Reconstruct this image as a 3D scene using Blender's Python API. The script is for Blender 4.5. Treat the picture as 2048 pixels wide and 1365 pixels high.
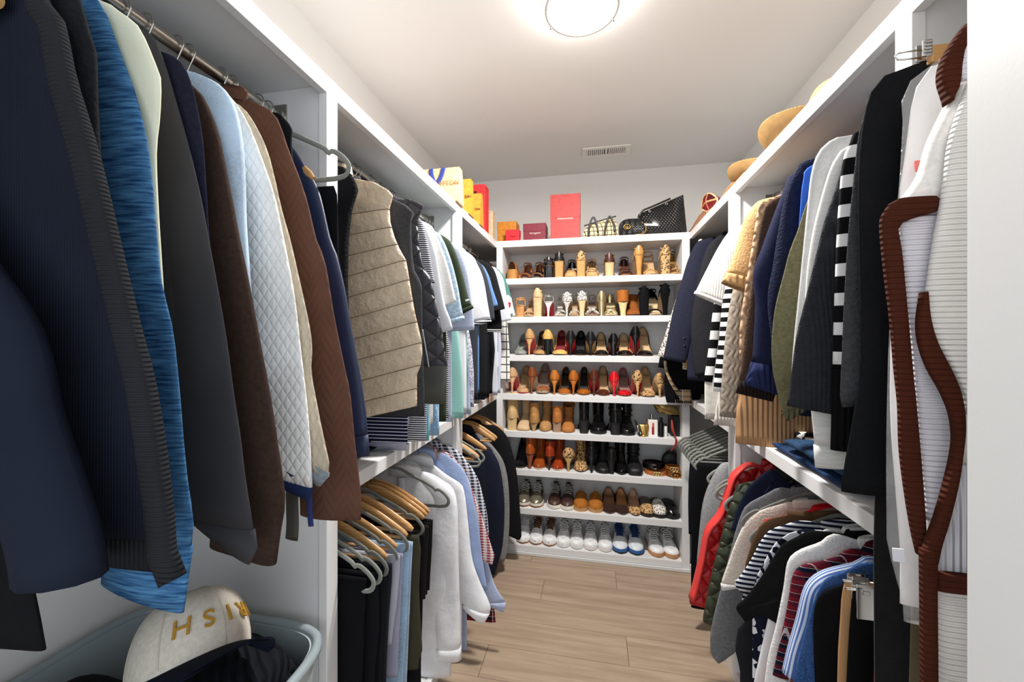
import bpy, bmesh, math, random
import numpy as np
from mathutils import Vector, Matrix
for o in list(bpy.data.objects): bpy.data.objects.remove(o)
C = bpy.context.scene.collection
R_ = random.Random(7)
PI = math.pi
# ---------------------------------------------------------------- camera
YAW, FPX, HOR, CAMZ = 0.2003, 805.78, 674.4, 1.436
cam = bpy.data.cameras.new('camera'); camo = bpy.data.objects.new('camera', cam); C.objects.link(camo)
camo.location = (0, 0, CAMZ); camo.rotation_euler = (PI/2, 0, YAW)
cam.sensor_width = 36.0; cam.lens = FPX/2048*36.0
cam.shift_y = -(1365/2-HOR)/2048; cam.clip_start = 0.02; cam.clip_end = 30
bpy.context.scene.camera = camo
# ---------------------------------------------------------------- world and exposure
sc = bpy.context.scene
sc.view_settings.view_transform = 'Standard'; sc.view_settings.look = 'None'
sc.view_settings.gamma = 1.0; sc.view_settings.use_curve_mapping = False
sc.view_settings.exposure = 0.13
w = bpy.data.worlds.new('bedroom_daylight'); sc.world = w; w.use_nodes = True
w.node_tree.nodes['Background'].inputs[0].default_value = (0.87, 0.935, 1.0, 1)
w.node_tree.nodes['Background'].inputs[1].default_value = 1.65
LAMP_STRENGTH = 24.0; LAMP_WATTS = 49.0
# ---------------------------------------------------------------- pixel helpers (photo pixels -> points of the room)
cS, sS = math.cos(YAW), math.sin(YAW)
def ray(u, v):
    a = (u-1024)/FPX; b = -(v-HOR)/FPX
    return a*cS-sS, a*sS+cS, b
def onX(u, v, X):
    r = ray(u, v); t = X/r[0]; return Vector((X, t*r[1], CAMZ+t*r[2]))
def onY(u, v, Y):
    r = ray(u, v); t = Y/r[1]; return Vector((t*r[0], Y, CAMZ+t*r[2]))
def onZ(u, v, Z):
    r = ray(u, v); t = (Z-CAMZ)/r[2]; return Vector((t*r[0], t*r[1], Z))
# ---------------------------------------------------------------- mesh helpers
def mesh(name, verts, faces, mat, parent=None, smooth=True, loc=None, fix=True, angle=None):
    me = bpy.data.meshes.new(name)
    me.from_pydata([tuple(map(float, v)) for v in verts], [], faces)
    if fix:
        bm = bmesh.new(); bm.from_mesh(me); bmesh.ops.recalc_face_normals(bm, faces=bm.faces); bm.to_mesh(me); bm.free()
    me.materials.append(mat)
    me.polygons.foreach_set('use_smooth', [bool(smooth)]*len(me.polygons))
    if angle: me.set_sharp_from_angle(angle=angle)
    o = bpy.data.objects.new(name, me); C.objects.link(o)
    if loc is not None: o.location = loc
    if parent: o.parent = parent
    return o
class MB:
    def __init__(s): s.v = []; s.f = []
    def add(s, v, f):
        n = len(s.v); s.v += [tuple(map(float, p)) for p in v]; s.f += [[i+n for i in q] for q in f]; return s
    def box(s, x0, x1, y0, y1, z0, z1):
        v = [(x, y, z) for x in (x0, x1) for y in (y0, y1) for z in (z0, z1)]
        return s.add(v, [(0,1,3,2),(4,6,7,5),(0,4,5,1),(2,3,7,6),(0,2,6,4),(1,5,7,3)])
    def obox(s, c, ax, ay, az):                       # oriented box, half vectors
        c, ax, ay, az = map(Vector, (c, ax, ay, az))
        v = [c+i*ax+j*ay+k*az for i in (-1,1) for j in (-1,1) for k in (-1,1)]
        return s.add(v, [(0,1,3,2),(4,6,7,5),(0,4,5,1),(2,3,7,6),(0,2,6,4),(1,5,7,3)])
    def loft(s, rings, c0=True, c1=True, closed=True):
        n = len(rings[0]); v = [p for r in rings for p in r]; f = []
        m = n if closed else n-1
        for i in range(len(rings)-1):
            for j in range(m):
                k = (j+1) % n
                f.append((i*n+j, i*n+k, (i+1)*n+k, (i+1)*n+j))
        if c0: f.append(tuple(range(n)))
        if c1: f.append(tuple((len(rings)-1)*n+j for j in range(n)))
        return s.add(v, f)
    def tube(s, pts, r, n=8, closed=False, flat=None, up=None):
        pts = [Vector(p) for p in pts]; m = len(pts); rings = []
        rr = r if hasattr(r, '__len__') else [r]*m
        prev = None
        for i in range(m):
            if closed: t = pts[(i+1) % m]-pts[i-1]
            else: t = pts[min(i+1, m-1)]-pts[max(i-1, 0)]
            t.normalize()
            a = Vector(up) if up is not None else (prev if prev is not None else (Vector((0,0,1)) if abs(t.z) < .9 else Vector((1,0,0))))
            a = a-t*a.dot(t)
            if a.length < 1e-6: a = Vector((0,1,0))-t*t.y
            a.normalize(); prev = a; b = t.cross(a)
            fa = flat if flat else 1.0
            rings.append([pts[i]+a*math.cos(2*PI*k/n)*rr[i]+b*math.sin(2*PI*k/n)*rr[i]*fa for k in range(n)])
        if closed: rings.append(rings[0])
        return s.loft(rings, not closed, not closed)
    def lathe(s, prof, c=(0,0,0), n=32, sx=1, sy=1):
        rings = [[(c[0]+r*math.cos(2*PI*k/n)*sx, c[1]+r*math.sin(2*PI*k/n)*sy, c[2]+z) for k in range(n)] for r, z in prof]
        return s.loft(rings, prof[0][0] > 1e-5, prof[-1][0] > 1e-5)
    def build(s, name, mat, parent=None, smooth=False, bevel=0, loc=None, angle=None):
        o = mesh(name, s.v, s.f, mat, parent, smooth, loc, angle=angle)
        if bevel:
            b = o.modifiers.new('bevel', 'BEVEL'); b.width = bevel; b.segments = 2; b.limit_method = 'ANGLE'
        return o
def tag(o, label, cat, group=None):
    o['label'] = label; o['category'] = cat
    if group: o['group'] = group
    return o
def thing(name, label, cat, loc=(0,0,0), rz=0, group=None):
    o = bpy.data.objects.new(name, None); C.objects.link(o); o.empty_display_size = .05
    o.location = loc; o.rotation_euler = (0, 0, rz)
    return tag(o, label, cat, group)
def struct(o): o['kind'] = 'structure'; return o
def smooth_path(P, n):
    P = [np.array(p, float) for p in P]
    if len(P) == 2: return [P[0]+(P[1]-P[0])*i/(n-1) for i in range(n)]
    Q = [2*P[0]-P[1]]+P+[2*P[-1]-P[-2]]
    d = [0]
    for i in range(1, len(P)): d.append(d[-1]+np.linalg.norm(P[i]-P[i-1]))
    out = []
    for k in range(n):
        s = d[-1]*k/(n-1); i = 0
        while i < len(P)-2 and s > d[i+1]: i += 1
        t = (s-d[i])/max(1e-9, d[i+1]-d[i])
        a, b, c, e = Q[i], Q[i+1], Q[i+2], Q[i+3]
        out.append(.5*((2*b)+(-a+c)*t+(2*a-5*b+4*c-e)*t*t+(-a+3*b-3*c+e)*t**3))
    return out
# ---------------------------------------------------------------- materials
def lin(c): return c/12.92 if c <= .04045 else ((c+.055)/1.055)**2.4
def rgb(h):
    if not isinstance(h, str): return h
    k = tuple(lin(int(h[i:i+2], 16)/255) for i in (0, 2, 4)); L = .2*k[0]+.7*k[1]+.1*k[2]
    f = min(1, .36+.64*L/.13)                                        # swatches were read off a lit photo: deep dyes are deeper
    return tuple(v*f for v in k)
class NT:
    def __init__(s, name):
        s.m = bpy.data.materials.new(name); s.m.use_nodes = True; s.t = s.m.node_tree
        s.b = s.t.nodes['Principled BSDF']; s.co = None
    def node(s, typ, **k):
        n = s.t.nodes.new(typ)
        for a, b in k.items(): setattr(n, a, b)
        return n
    def put(s, i, v):
        if isinstance(v, bpy.types.NodeSocket): s.t.links.new(v, i)
        else: i.default_value = v
    def xyz(s):
        if s.co is None:
            tc = s.node('ShaderNodeTexCoord'); s.vec = tc.outputs['Object']
            sp = s.node('ShaderNodeSeparateXYZ'); s.put(sp.inputs[0], s.vec); s.co = sp.outputs
        return s.co[0], s.co[1], s.co[2]
    def m_(s, op, a, b=None, c=None):
        n = s.node('ShaderNodeMath', operation=op); s.put(n.inputs[0], a)
        if b is not None: s.put(n.inputs[1], b)
        if c is not None: s.put(n.inputs[2], c)
        return n.outputs[0]
    def comb(s, x, y, z):
        n = s.node('ShaderNodeCombineXYZ')
        for i, v in enumerate((x, y, z)): s.put(n.inputs[i], v)
        return n.outputs[0]
    def noise(s, vec=None, scale=5, detail=3, rough=.5):
        n = s.node('ShaderNodeTexNoise'); s.xyz(); s.put(n.inputs['Vector'], vec or s.vec)
        n.inputs['Scale'].default_value = scale; n.inputs['Detail'].default_value = detail; n.inputs['Roughness'].default_value = rough
        return n.outputs['Fac']
    def voro(s, vec=None, scale=30, feature='F1', out='Distance', rnd=1.0):
        n = s.node('ShaderNodeTexVoronoi', feature=feature); s.xyz(); s.put(n.inputs['Vector'], vec or s.vec)
        n.inputs['Scale'].default_value = scale; n.inputs['Randomness'].default_value = rnd
        return n.outputs[out]
    def mix(s, f, a, b):
        n = s.node('ShaderNodeMix', data_type='RGBA'); s.put(n.inputs[0], f)
        for i, v in ((6, a), (7, b)):
            s.put(n.inputs[i], v if isinstance(v, bpy.types.NodeSocket) else (*v, 1))
        return n.outputs[2]
    def ramp(s, v, lo, hi):
        n = s.node('ShaderNodeMapRange'); s.put(n.inputs[0], v)
        n.inputs[1].default_value = lo; n.inputs[2].default_value = hi
        return n.outputs[0]
    def bump(s, h, strength=.5, dist=.002):
        n = s.node('ShaderNodeBump'); s.put(n.inputs['Height'], h)
        n.inputs['Strength'].default_value = strength; n.inputs['Distance'].default_value = dist
        s.t.links.new(n.outputs[0], s.b.inputs['Normal'])
_mats = {}
def M(col, kind='plain', rough=.85, col2=None, p=.02, metal=0.0, k=1.0, name=None, coat=0.0, sheen=0.0):
    key = (col, kind, rough, col2, p, metal, k, coat, sheen)
    if key in _mats: return _mats[key]
    t = NT(name or kind); c = rgb(col); c2 = rgb(col2) if col2 else tuple(x*.6 for x in c)
    t.b.inputs['Roughness'].default_value = rough; t.b.inputs['Metallic'].default_value = metal
    if kind not in ('flat', 'leather', 'wood', 'leopard', 'cork'): t.b.inputs['Specular IOR Level'].default_value = .5 if rough < .6 else .1
    if coat: t.b.inputs['Coat Weight'].default_value = coat; t.b.inputs['Coat Roughness'].default_value = .12
    if sheen: t.b.inputs['Sheen Weight'].default_value = sheen; t.b.inputs['Sheen Roughness'].default_value = .5
    x, y, z = t.xyz()
    a = t.m_('ADD', x, t.m_('MULTIPLY', y, 1.2))
    def var(cc, amt=.12, sc=7):
        f = t.noise(scale=sc, detail=4)
        return t.mix(t.ramp(f, .3, .7), tuple(v*(1-amt) for v in cc), tuple(min(1, v*(1+amt)) for v in cc))
    if kind in ('vstripe', 'gingham', 'plaid'): a = t.m_('ADD', t.m_('MULTIPLY', x, .0 if kind == 'vstripe' else .35), y)
    def frac(v, per): return t.m_('FRACT', t.m_('ADD', t.m_('DIVIDE', v, per), 100.0))
    colr = None
    if kind == 'flat': colr = None
    elif kind in ('plain', 'wool', 'fuzzy'):
        colr = var(c, .08 if kind == 'plain' else (.09 if min(c) > .3 else .2), 9 if kind == 'plain' else 140)
        t.bump(t.noise(scale={'plain': 500, 'wool': 420, 'fuzzy': 160}[kind], detail=4), {'plain': .15, 'wool': .45, 'fuzzy': .9}[kind]*k, .002 if kind != 'fuzzy' else .006)
    elif kind == 'knit':
        h = t.m_('MULTIPLY', t.m_('SINE', t.m_('MULTIPLY', a, 2*PI/p)), t.m_('ADD', t.m_('MULTIPLY', t.m_('SINE', t.m_('MULTIPLY', z, 2*PI/(p*.8))), .4), .6))
        colr = var(c, .15, 60); t.bump(h, .5*k, p*.2)
    elif kind == 'rib':
        h = t.m_('SINE', t.m_('MULTIPLY', a, 2*PI/p)); colr = var(c, .1, 12); t.bump(h, .8*k, p*.25)
    elif kind == 'ribz':
        h = t.m_('SINE', t.m_('MULTIPLY', z, 2*PI/p)); colr = var(c, .1, 12); t.bump(h, .8*k, p*.25)
    elif kind == 'cable':
        ph = t.m_('MULTIPLY', t.m_('SINE', t.m_('MULTIPLY', z, 2*PI/.05)), .8)
        h = t.m_('ABSOLUTE', t.m_('SINE', t.m_('ADD', t.m_('MULTIPLY', a, PI/p), ph))); colr = var(c, .15, 80); t.bump(h, 1.0*k, p*.4)
    elif kind in ('quilt', 'vquilt'):
        q = a if kind == 'quilt' else t.m_('MULTIPLY', a, .5)
        h1 = t.m_('ABSOLUTE', t.m_('SINE', t.m_('MULTIPLY', t.m_('ADD', q, t.m_('MULTIPLY', z, .75)), PI/p)))
        h2 = t.m_('ABSOLUTE', t.m_('SINE', t.m_('MULTIPLY', t.m_('SUBTRACT', q, t.m_('MULTIPLY', z, .75)), PI/p)))
        h = t.m_('POWER', t.m_('MINIMUM', h1, h2), .5); colr = var(c, .1, 14); t.bump(h, .9*k, p*.22)
    elif kind == 'chevron':
        tri = t.m_('ABSOLUTE', t.m_('SUBTRACT', frac(a, p*2.2), .5))
        h = t.m_('POWER', t.m_('ABSOLUTE', t.m_('SINE', t.m_('MULTIPLY', t.m_('ADD', z, t.m_('MULTIPLY', tri, p*3.0)), PI/p))), .4)
        colr = var(c, .12, 12); t.bump(h, .8*k, p*.2)
    elif kind == 'heather':
        v = t.comb(t.m_('MULTIPLY', a, 22), t.m_('MULTIPLY', y, 22), t.m_('MULTIPLY', z, 330))
        f = t.noise(vec=v, scale=1, detail=3); colr = t.mix(t.ramp(f, .35, .68), c, c2); t.bump(t.noise(scale=500), .15*k, .001)
    elif kind in ('stripe', 'vstripe'):
        f = frac(z if kind == 'stripe' else a, p); colr = t.mix(t.m_('GREATER_THAN', f, .5*k), c, c2); t.bump(t.noise(scale=420), .2, .001)
    elif kind == 'gingham':
        f = t.m_('MULTIPLY', t.m_('ADD', t.m_('GREATER_THAN', frac(a, p), .5), t.m_('GREATER_THAN', frac(z, p), .5)), .5)
        colr = t.mix(f, c, c2)
    elif kind == 'plaid':
        g1 = t.m_('GREATER_THAN', frac(a, p), .55); g2 = t.m_('GREATER_THAN', frac(z, p), .55)
        base = t.mix(t.m_('MULTIPLY', t.m_('ADD', g1, g2), .5), c, c2)
        l1 = t.m_('MAXIMUM', t.m_('LESS_THAN', frac(a, p), .05), t.m_('LESS_THAN', frac(z, p), .05))
        colr = t.mix(t.m_('MULTIPLY', l1, .5), base, (.8, .78, .74) if k >= 1 else (.02, .02, .03))
    elif kind == 'windowpane':
        l1 = t.m_('MAXIMUM', t.m_('LESS_THAN', frac(a, p), .16), t.m_('LESS_THAN', frac(z, p), .16)); colr = t.mix(l1, c, c2)
    elif kind == 'leopard':
        d = t.voro(scale=1/p); n2 = t.noise(scale=2.2/p, detail=2)
        f = t.m_('MULTIPLY', t.m_('LESS_THAN', d, .42), t.m_('GREATER_THAN', t.m_('ADD', d, t.m_('MULTIPLY', n2, .5)), .42))
        colr = t.mix(f, c, c2); t.bump(t.noise(scale=600), .3, .001)
    elif kind == 'denim':
        f = t.noise(scale=260, detail=2); colr = t.mix(t.ramp(f, .35, .7), c, c2)
        colr = t.mix(t.ramp(t.noise(scale=9), .45, .75), colr, tuple(min(1, v*1.6+.02) for v in c)); t.bump(f, .3*k, .001)
    elif kind == 'tweed':
        f = t.voro(scale=1/p, out='Color'); s2 = t.node('ShaderNodeSeparateColor'); t.put(s2.inputs[0], f)
        colr = t.mix(t.m_('GREATER_THAN', s2.outputs[0], .62), c, c2); t.bump(s2.outputs[1], .4, .002)
    elif kind == 'floral':
        s2 = t.node('ShaderNodeSeparateColor'); t.put(s2.inputs[0], t.voro(scale=24, out='Color'))
        colr = t.mix(t.m_('GREATER_THAN', s2.outputs[0], .6), c, c2); colr = t.mix(t.m_('GREATER_THAN', s2.outputs[1], .8), colr, rgb('b03040'))
    elif kind == 'wood':
        v = t.comb(t.m_('MULTIPLY', x, 6), t.m_('MULTIPLY', y, 160), t.m_('MULTIPLY', z, 160))
        colr = t.mix(t.ramp(t.noise(vec=v, scale=1, detail=4), .3, .75), c, c2)
    elif kind == 'cork':
        colr = t.mix(t.ramp(t.noise(scale=220, detail=4), .4, .7), c, c2)
    elif kind == 'weave':
        h = t.m_('MULTIPLY', t.m_('SINE', t.m_('MULTIPLY', t.m_('ADD', a, z), 2*PI/p)), t.m_('SINE', t.m_('MULTIPLY', t.m_('SUBTRACT', a, z), 2*PI/p)))
        colr = var(c, .12, 40); t.bump(h, .9*k, p*.3)
    elif kind == 'velvet':
        colr = var(c, .2, 18); t.bump(t.noise(scale=30, detail=4), .25, .01)
    elif kind == 'crumple':
        colr = var(c, .1, 12); t.bump(t.noise(scale=26, detail=5, rough=.6), .75*k, .018)
    elif kind == 'leather':
        colr = var(c, .18, 40); t.bump(t.noise(scale=300), .12, .001)
    if colr is None: t.b.inputs['Base Color'].default_value = (*c, 1)
    else: t.put(t.b.inputs['Base Color'], colr)
    _mats[key] = t.m; return t.m
# painted surfaces
def paint(name, col, rough=.5, bumpk=.05):
    t = NT(name); c = rgb(col); t.b.inputs['Roughness'].default_value = rough
    f = t.noise(scale=3, detail=2)
    t.put(t.b.inputs['Base Color'], t.mix(f, tuple(v*.97 for v in c), tuple(min(1, v*1.02) for v in c)))
    t.bump(t.noise(scale=180, detail=3), bumpk, .002); return t.m
WALL = paint('wall_paint', 'ecebe8', .8, .12); CEIL = paint('ceiling_paint', 'e9e7e4', .9, .12)
TRIM = paint('trim_paint', 'd6d6d5', .42, .04); CAB = paint('cabinet_paint', 'dfdfdf', .45, .04)
def floor_mat():
    t = NT('plank_floor'); x, y, z = t.xyz(); W, Ln = .182, 1.22
    row = t.m_('FLOOR', t.m_('DIVIDE', y, W))
    wn = t.node('ShaderNodeTexWhiteNoise', noise_dimensions='1D'); t.put(wn.inputs['W'], t.m_('MULTIPLY', row, 3.7))
    xs = t.m_('ADD', t.m_('DIVIDE', x, Ln), t.m_('MULTIPLY', wn.outputs[0], 1.0))
    pl = t.m_('FLOOR', xs)
    w2 = t.node('ShaderNodeTexWhiteNoise', noise_dimensions='2D'); t.put(w2.inputs['Vector'], t.comb(row, pl, 0.0))
    gv = t.comb(t.m_('ADD', t.m_('MULTIPLY', x, 2.2), t.m_('MULTIPLY', w2.outputs[0], 40)), t.m_('MULTIPLY', y, 30), t.m_('MULTIPLY', row, 2.3))
    g = t.noise(vec=gv, scale=1, detail=6, rough=.62)
    gv2 = t.comb(t.m_('ADD', t.m_('MULTIPLY', x, 1.2), t.m_('MULTIPLY', w2.outputs[0], 9)), t.m_('MULTIPLY', y, 7), t.m_('MULTIPLY', row, 1.7))
    g2 = t.noise(vec=gv2, scale=1.6, detail=3)
    c = t.mix(t.ramp(g, .3, .72), rgb('8f7a66'), rgb('b8a48e'))
    c = t.mix(t.m_('MULTIPLY', t.ramp(g2, .52, .8), .55), c, rgb('7d6957'))
    c = t.mix(t.m_('MULTIPLY', w2.outputs[0], .22), c, rgb('ab967f'))
    fy = t.m_('FRACT', t.m_('DIVIDE', y, W)); fx = t.m_('FRACT', xs)
    seam = t.m_('MAXIMUM', t.m_('LESS_THAN', fy, .012), t.m_('LESS_THAN', fx, .0026))
    c = t.mix(t.m_('MULTIPLY', seam, .7), c, rgb('4d3c2e'))
    t.put(t.b.inputs['Base Color'], c); t.b.inputs['Roughness'].default_value = .48
    t.bump(t.m_('SUBTRACT', t.m_('MULTIPLY', g, .3), seam), .25, .0015); return t.m
STEEL = M('b9b6b0', 'flat', .28, metal=1.0, name='steel'); CHROME = M('d6d6d6', 'flat', .15, metal=1.0, name='chrome')
GOLD = M('c9a05a', 'flat', .28, metal=1.0, name='gold_metal')
# ---------------------------------------------------------------- the room
XL, XR, YB, ZC = -1.170, 1.079, 3.300, 2.755          # side walls, back wall, ceiling
FL, FR, FD = -0.638, 0.5735, 2.620                     # cabinet faces left, right, back
YN = -1.60
def wallbox(name, *b, mat=WALL): return struct(MB().box(*b).build(name, mat))
fl = struct(MB().box(XL-.1, XR+.1, YN, YB+.1, -.08, 0).build('floor', floor_mat()))
wallbox('ceiling', XL-.1, XR+.1, YN, YB+.1, ZC, ZC+.08, mat=CEIL)
wallbox('wall_left', XL-.1, XL, 0.02, YB, 0, ZC)
wallbox('wall_right', XR, XR+.1, 0.02, YB, 0, ZC)
wallbox('wall_back', XL-.1, XR+.1, YB, YB+.1, 0, ZC)
wallbox('wall_near', .377, XR+.1, .20, .50, 0, ZC, mat=TRIM)      # wall end beside the doorway
wallbox('wall_entry', XL-.1, -.80, -.10, .02, 0, ZC)
# ---------------------------------------------------------------- built-in cabinetry
TOP, TOPB, MIDT, MIDB = 2.076, 2.033, 1.061, 1.020
RODX_L, RODX_R, RODU, RODD = -.775, .712, 1.988, .968
def rod_with_brackets(parent, xr, z, y0, y1):
    n = 20
    o = MB().loft([[(xr+.0125*math.cos(2*PI*k/n), yy, z+.0125*math.sin(2*PI*k/n)) for k in range(n)] for yy in (y0, y1)]).build('clothes_rod', STEEL, parent, True, angle=.7)
    for yy, s in ((y0, 1), (y1, -1)):
        m = MB(); m.box(xr-.022, xr+.022, yy, yy+s*.004, z-.05, z+.03)
        m.loft([[(xr+.02*math.cos(2*PI*k/n), yy+s*q, z+.02*math.sin(2*PI*k/n)) for k in range(n)] for q in (.003, .016)])
        m.build('rod_bracket', STEEL, parent)
def closet(side):
    s = 1 if side == 'left' else -1; xw = XL if side == 'left' else XR; xf = FL if side == 'left' else FR
    xr = RODX_L if side == 'left' else RODX_R
    y0 = 0.02 if side == 'left' else .50
    lab = {'left': 'white built-in closet unit with rods and shelves along the left wall', 'right': 'white built-in closet unit with rods and shelves along the right wall'}[side]
    r = thing('closet_unit', lab, 'closet unit', (xw, 1.5, 0))
    def B(name, x0, x1, ya, yb, z0, z1, bev=.0015):
        a, b = sorted((x0, x1))
        return MB().box(a-xw, b-xw, ya-1.5, yb-1.5, z0, z1).build(name, CAB, r, bevel=bev)
    ye = FD+.6
    B('top_shelf', xw, xf-s*.02, y0, ye, TOP-.02, TOP)
    B('top_rail', xf-s*.02, xf, y0, FD, TOPB, TOP)
    ym = .915
    B('middle_shelf', xw, xf-s*.02, ym if side == 'left' else .875, ye, MIDT-.02, MIDT)
    B('middle_rail', xf-s*.02, xf, ym if side == 'left' else .918, FD, MIDB, MIDT)
    for ya, yb in ((.872, .915), (1.820, 1.905)):
        B('stile', xf-s*.022, xf+s*.0006, ya, yb, 0, TOPB)
        B('divider_panel', xw, xf-s*.022, ya+.006, yb-.006, 0, TOP-.02)
    B('base_board', xf-s*.02, xf, ym, FD, 0, .055)
    B('floor_panel', xw, xf-s*.02, ym, ye, 0, .05)
    hold = bpy.data.objects.new('x', None)
    for ya, yb in ((y0, .878), (.909, 1.826), (1.899, ye-.02)):
        a = xr-xw
        rod_with_brackets(r, a, RODU, ya-1.5, yb-1.5)
        if ya > .8: rod_with_brackets(r, a, RODD, ya-1.5, yb-1.5)
    bpy.data.objects.remove(hold)
    return r
closet('left'); closet('right')
SHELF = [1.824, 1.570, 1.316, 1.058, 0.811, 0.560, 0.306, 0.060]
YBK = 2.898
def shoe_case():
    cx = (FL+FR)/2
    r = thing('shoe_cabinet', 'white open shoe cabinet with eight shelves of shoes at the end of the closet', 'shoe cabinet', (cx, FD, 0))
    def B(name, x0, x1, ya, yb, z0, z1): return MB().box(x0-cx, x1-cx, ya-FD, yb-FD, z0, z1).build(name, CAB, r, bevel=.0015)
    B('top_board', FL, FR, FD, YB-.002, TOPB, TOP)
    B('side_panel', FL, FL+.042, FD, YBK, 0, TOPB); B('side_panel', FR-.044, FR, FD, YBK, 0, TOPB)
    B('back_panel', FL, FR, YBK, YBK+.015, 0, TOPB)
    for z in SHELF: B('shelf', FL+.042, FR-.044, FD+.001, YBK, z-.04, z)
    for z in [TOPB]+[s-.04 for s in SHELF[:-1]]: B('cleat', FL+.042, FR-.044, YBK-.012, YBK, z-.085, z)
    B('plinth', FL+.042, FR-.044, FD+.002, FD+.03, 0, .02)
    m = MB()
    m.box(FL-cx, FR-cx, -.010, .0, 0, .022)
    m.build('shoe_molding', TRIM, r, bevel=.004)
shoe_case()
# ---------------------------------------------------------------- ceiling lamp and vent
def lamp():
    cx, cy = -.045, 1.545
    r = thing('ceiling_lamp', 'round flush-mount ceiling light with glowing glass bowl and brushed metal ring', 'ceiling lamp', (cx, cy, ZC))
    t = NT('lamp_glass'); t.b.inputs['Base Color'].default_value = (.95, .95, .93, 1)
    t.b.inputs['Emission Color'].default_value = (1.0, .965, .92, 1); t.b.inputs['Emission Strength'].default_value = LAMP_STRENGTH
    MB().lathe([(.148, 0), (.148, -.018), (.138, -.022), (.0, -.022)], n=48).build('canopy', M('d8d6d2', 'flat', .4, metal=.6), r, True, angle=.6)
    MB().lathe([(.118, -.022), (.128, -.05), (.127, -.075), (.11, -.098), (.075, -.115), (.035, -.122), (.0, -.123)], n=48).build('glass_bowl', t.m, r, True)
    ld = bpy.data.lights.new('lamp_bulbs', 'AREA'); ld.shape = 'DISK'; ld.size = .19; ld.energy = LAMP_WATTS; ld.color = (1.0, .955, .91)
    lo = bpy.data.objects.new('bulb_light', ld); C.objects.link(lo); lo.location = (0, 0, -.126); lo.parent = r
    n = 56
    ring = MB(); prof = [(.131, -.082), (.139, -.082), (.140, -.076), (.140, -.064), (.132, -.064), (.131, -.07)]
    ring.loft([[(a*math.cos(2*PI*k/n), a*math.sin(2*PI*k/n), z) for a, z in prof] for k in range(n)]+[[(a, 0, z) for a, z in prof]], False, False)
    ring.build('ring', M('c4c2be', 'flat', .35, metal=.85), r, True, angle=.6)
    for k in range(3):
        a = .55+k*2*PI/3
        MB().tube([(.141*math.cos(a), .141*math.sin(a), -.02), (.1415*math.cos(a), .1415*math.sin(a), -.085)], .0045, 8).build('strut', CHROME, r, True)
lamp()
def vent():
    x0, x1, y0, y1 = -.078, .25, 2.85, 3.0
    r = thing('ceiling_vent', 'white slotted air register in the ceiling near the back wall', 'air vent', ((x0+x1)/2, (y0+y1)/2, ZC))
    hw, hd = (x1-x0)/2, (y1-y0)/2
    wm = M('ece8e2', 'flat', .5)
    m = MB(); m.box(-hw, hw, -hd, -hd+.028, -.010, -.001); m.box(-hw, hw, hd-.028, hd, -.010, -.001)
    m.box(-hw, -hw+.03, -hd+.028, hd-.028, -.010, -.001); m.box(hw-.03, hw, -hd+.028, hd-.028, -.010, -.001)
    m.box(-.008, .008, -hd+.028, hd-.028, -.010, -.001)
    m.build('frame', wm, r, bevel=.002)
    MB().box(-hw+.03, hw-.03, -hd+.028, hd-.028, -.0035, -.001).build('duct', M('3a3632', 'flat', .9), r)
    m = MB()
    for k in range(20):
        if k in (9, 10): continue
        xx = -hw+.03+(2*hw-.06)*(k+.5)/20; tl = .0025 if k < 10 else -.0025
        m.obox((xx, 0, -.0065), (.0026, 0, 0), (0, hd-.028, 0), (tl, 0, .003))
    m.build('slats', wm, r)
vent()
# ---------------------------------------------------------------- hangers
WOOD_L = M('c79a63', 'wood', .42, 'a87a48', name='hanger_wood', coat=.3); VELV = M('6d706a', 'velvet', .8, name='hanger_velvet', sheen=.4)
VELV_L = M('83867f', 'velvet', .75, name='hanger_velvet_light', sheen=.4)
def hook_mesh(parent, zrod, zn, sg, wire=.0017, mat=STEEL):
    R = .0185; c = zrod; pts = []
    for k in range(15):
        a = math.radians(-35+k*215/14)
        pts.append((sg*-R*math.cos(a), 0, c+R*math.sin(a)))
    pts = pts[::-1] if False else pts
    # open end on the wall side, shank on the aisle side curling back to the neck
    pts = [(sg*R*math.cos(math.radians(205-k*230/16)), 0, c+R*math.sin(math.radians(205-k*230/16))) for k in range(17)]
    pts += [(sg*.006, 0, c-R*1.35), (0, 0, c-R*1.9), (0, 0, zn)]
    return MB().tube(pts, wire, 6).build('hook', mat, parent, True)
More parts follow.
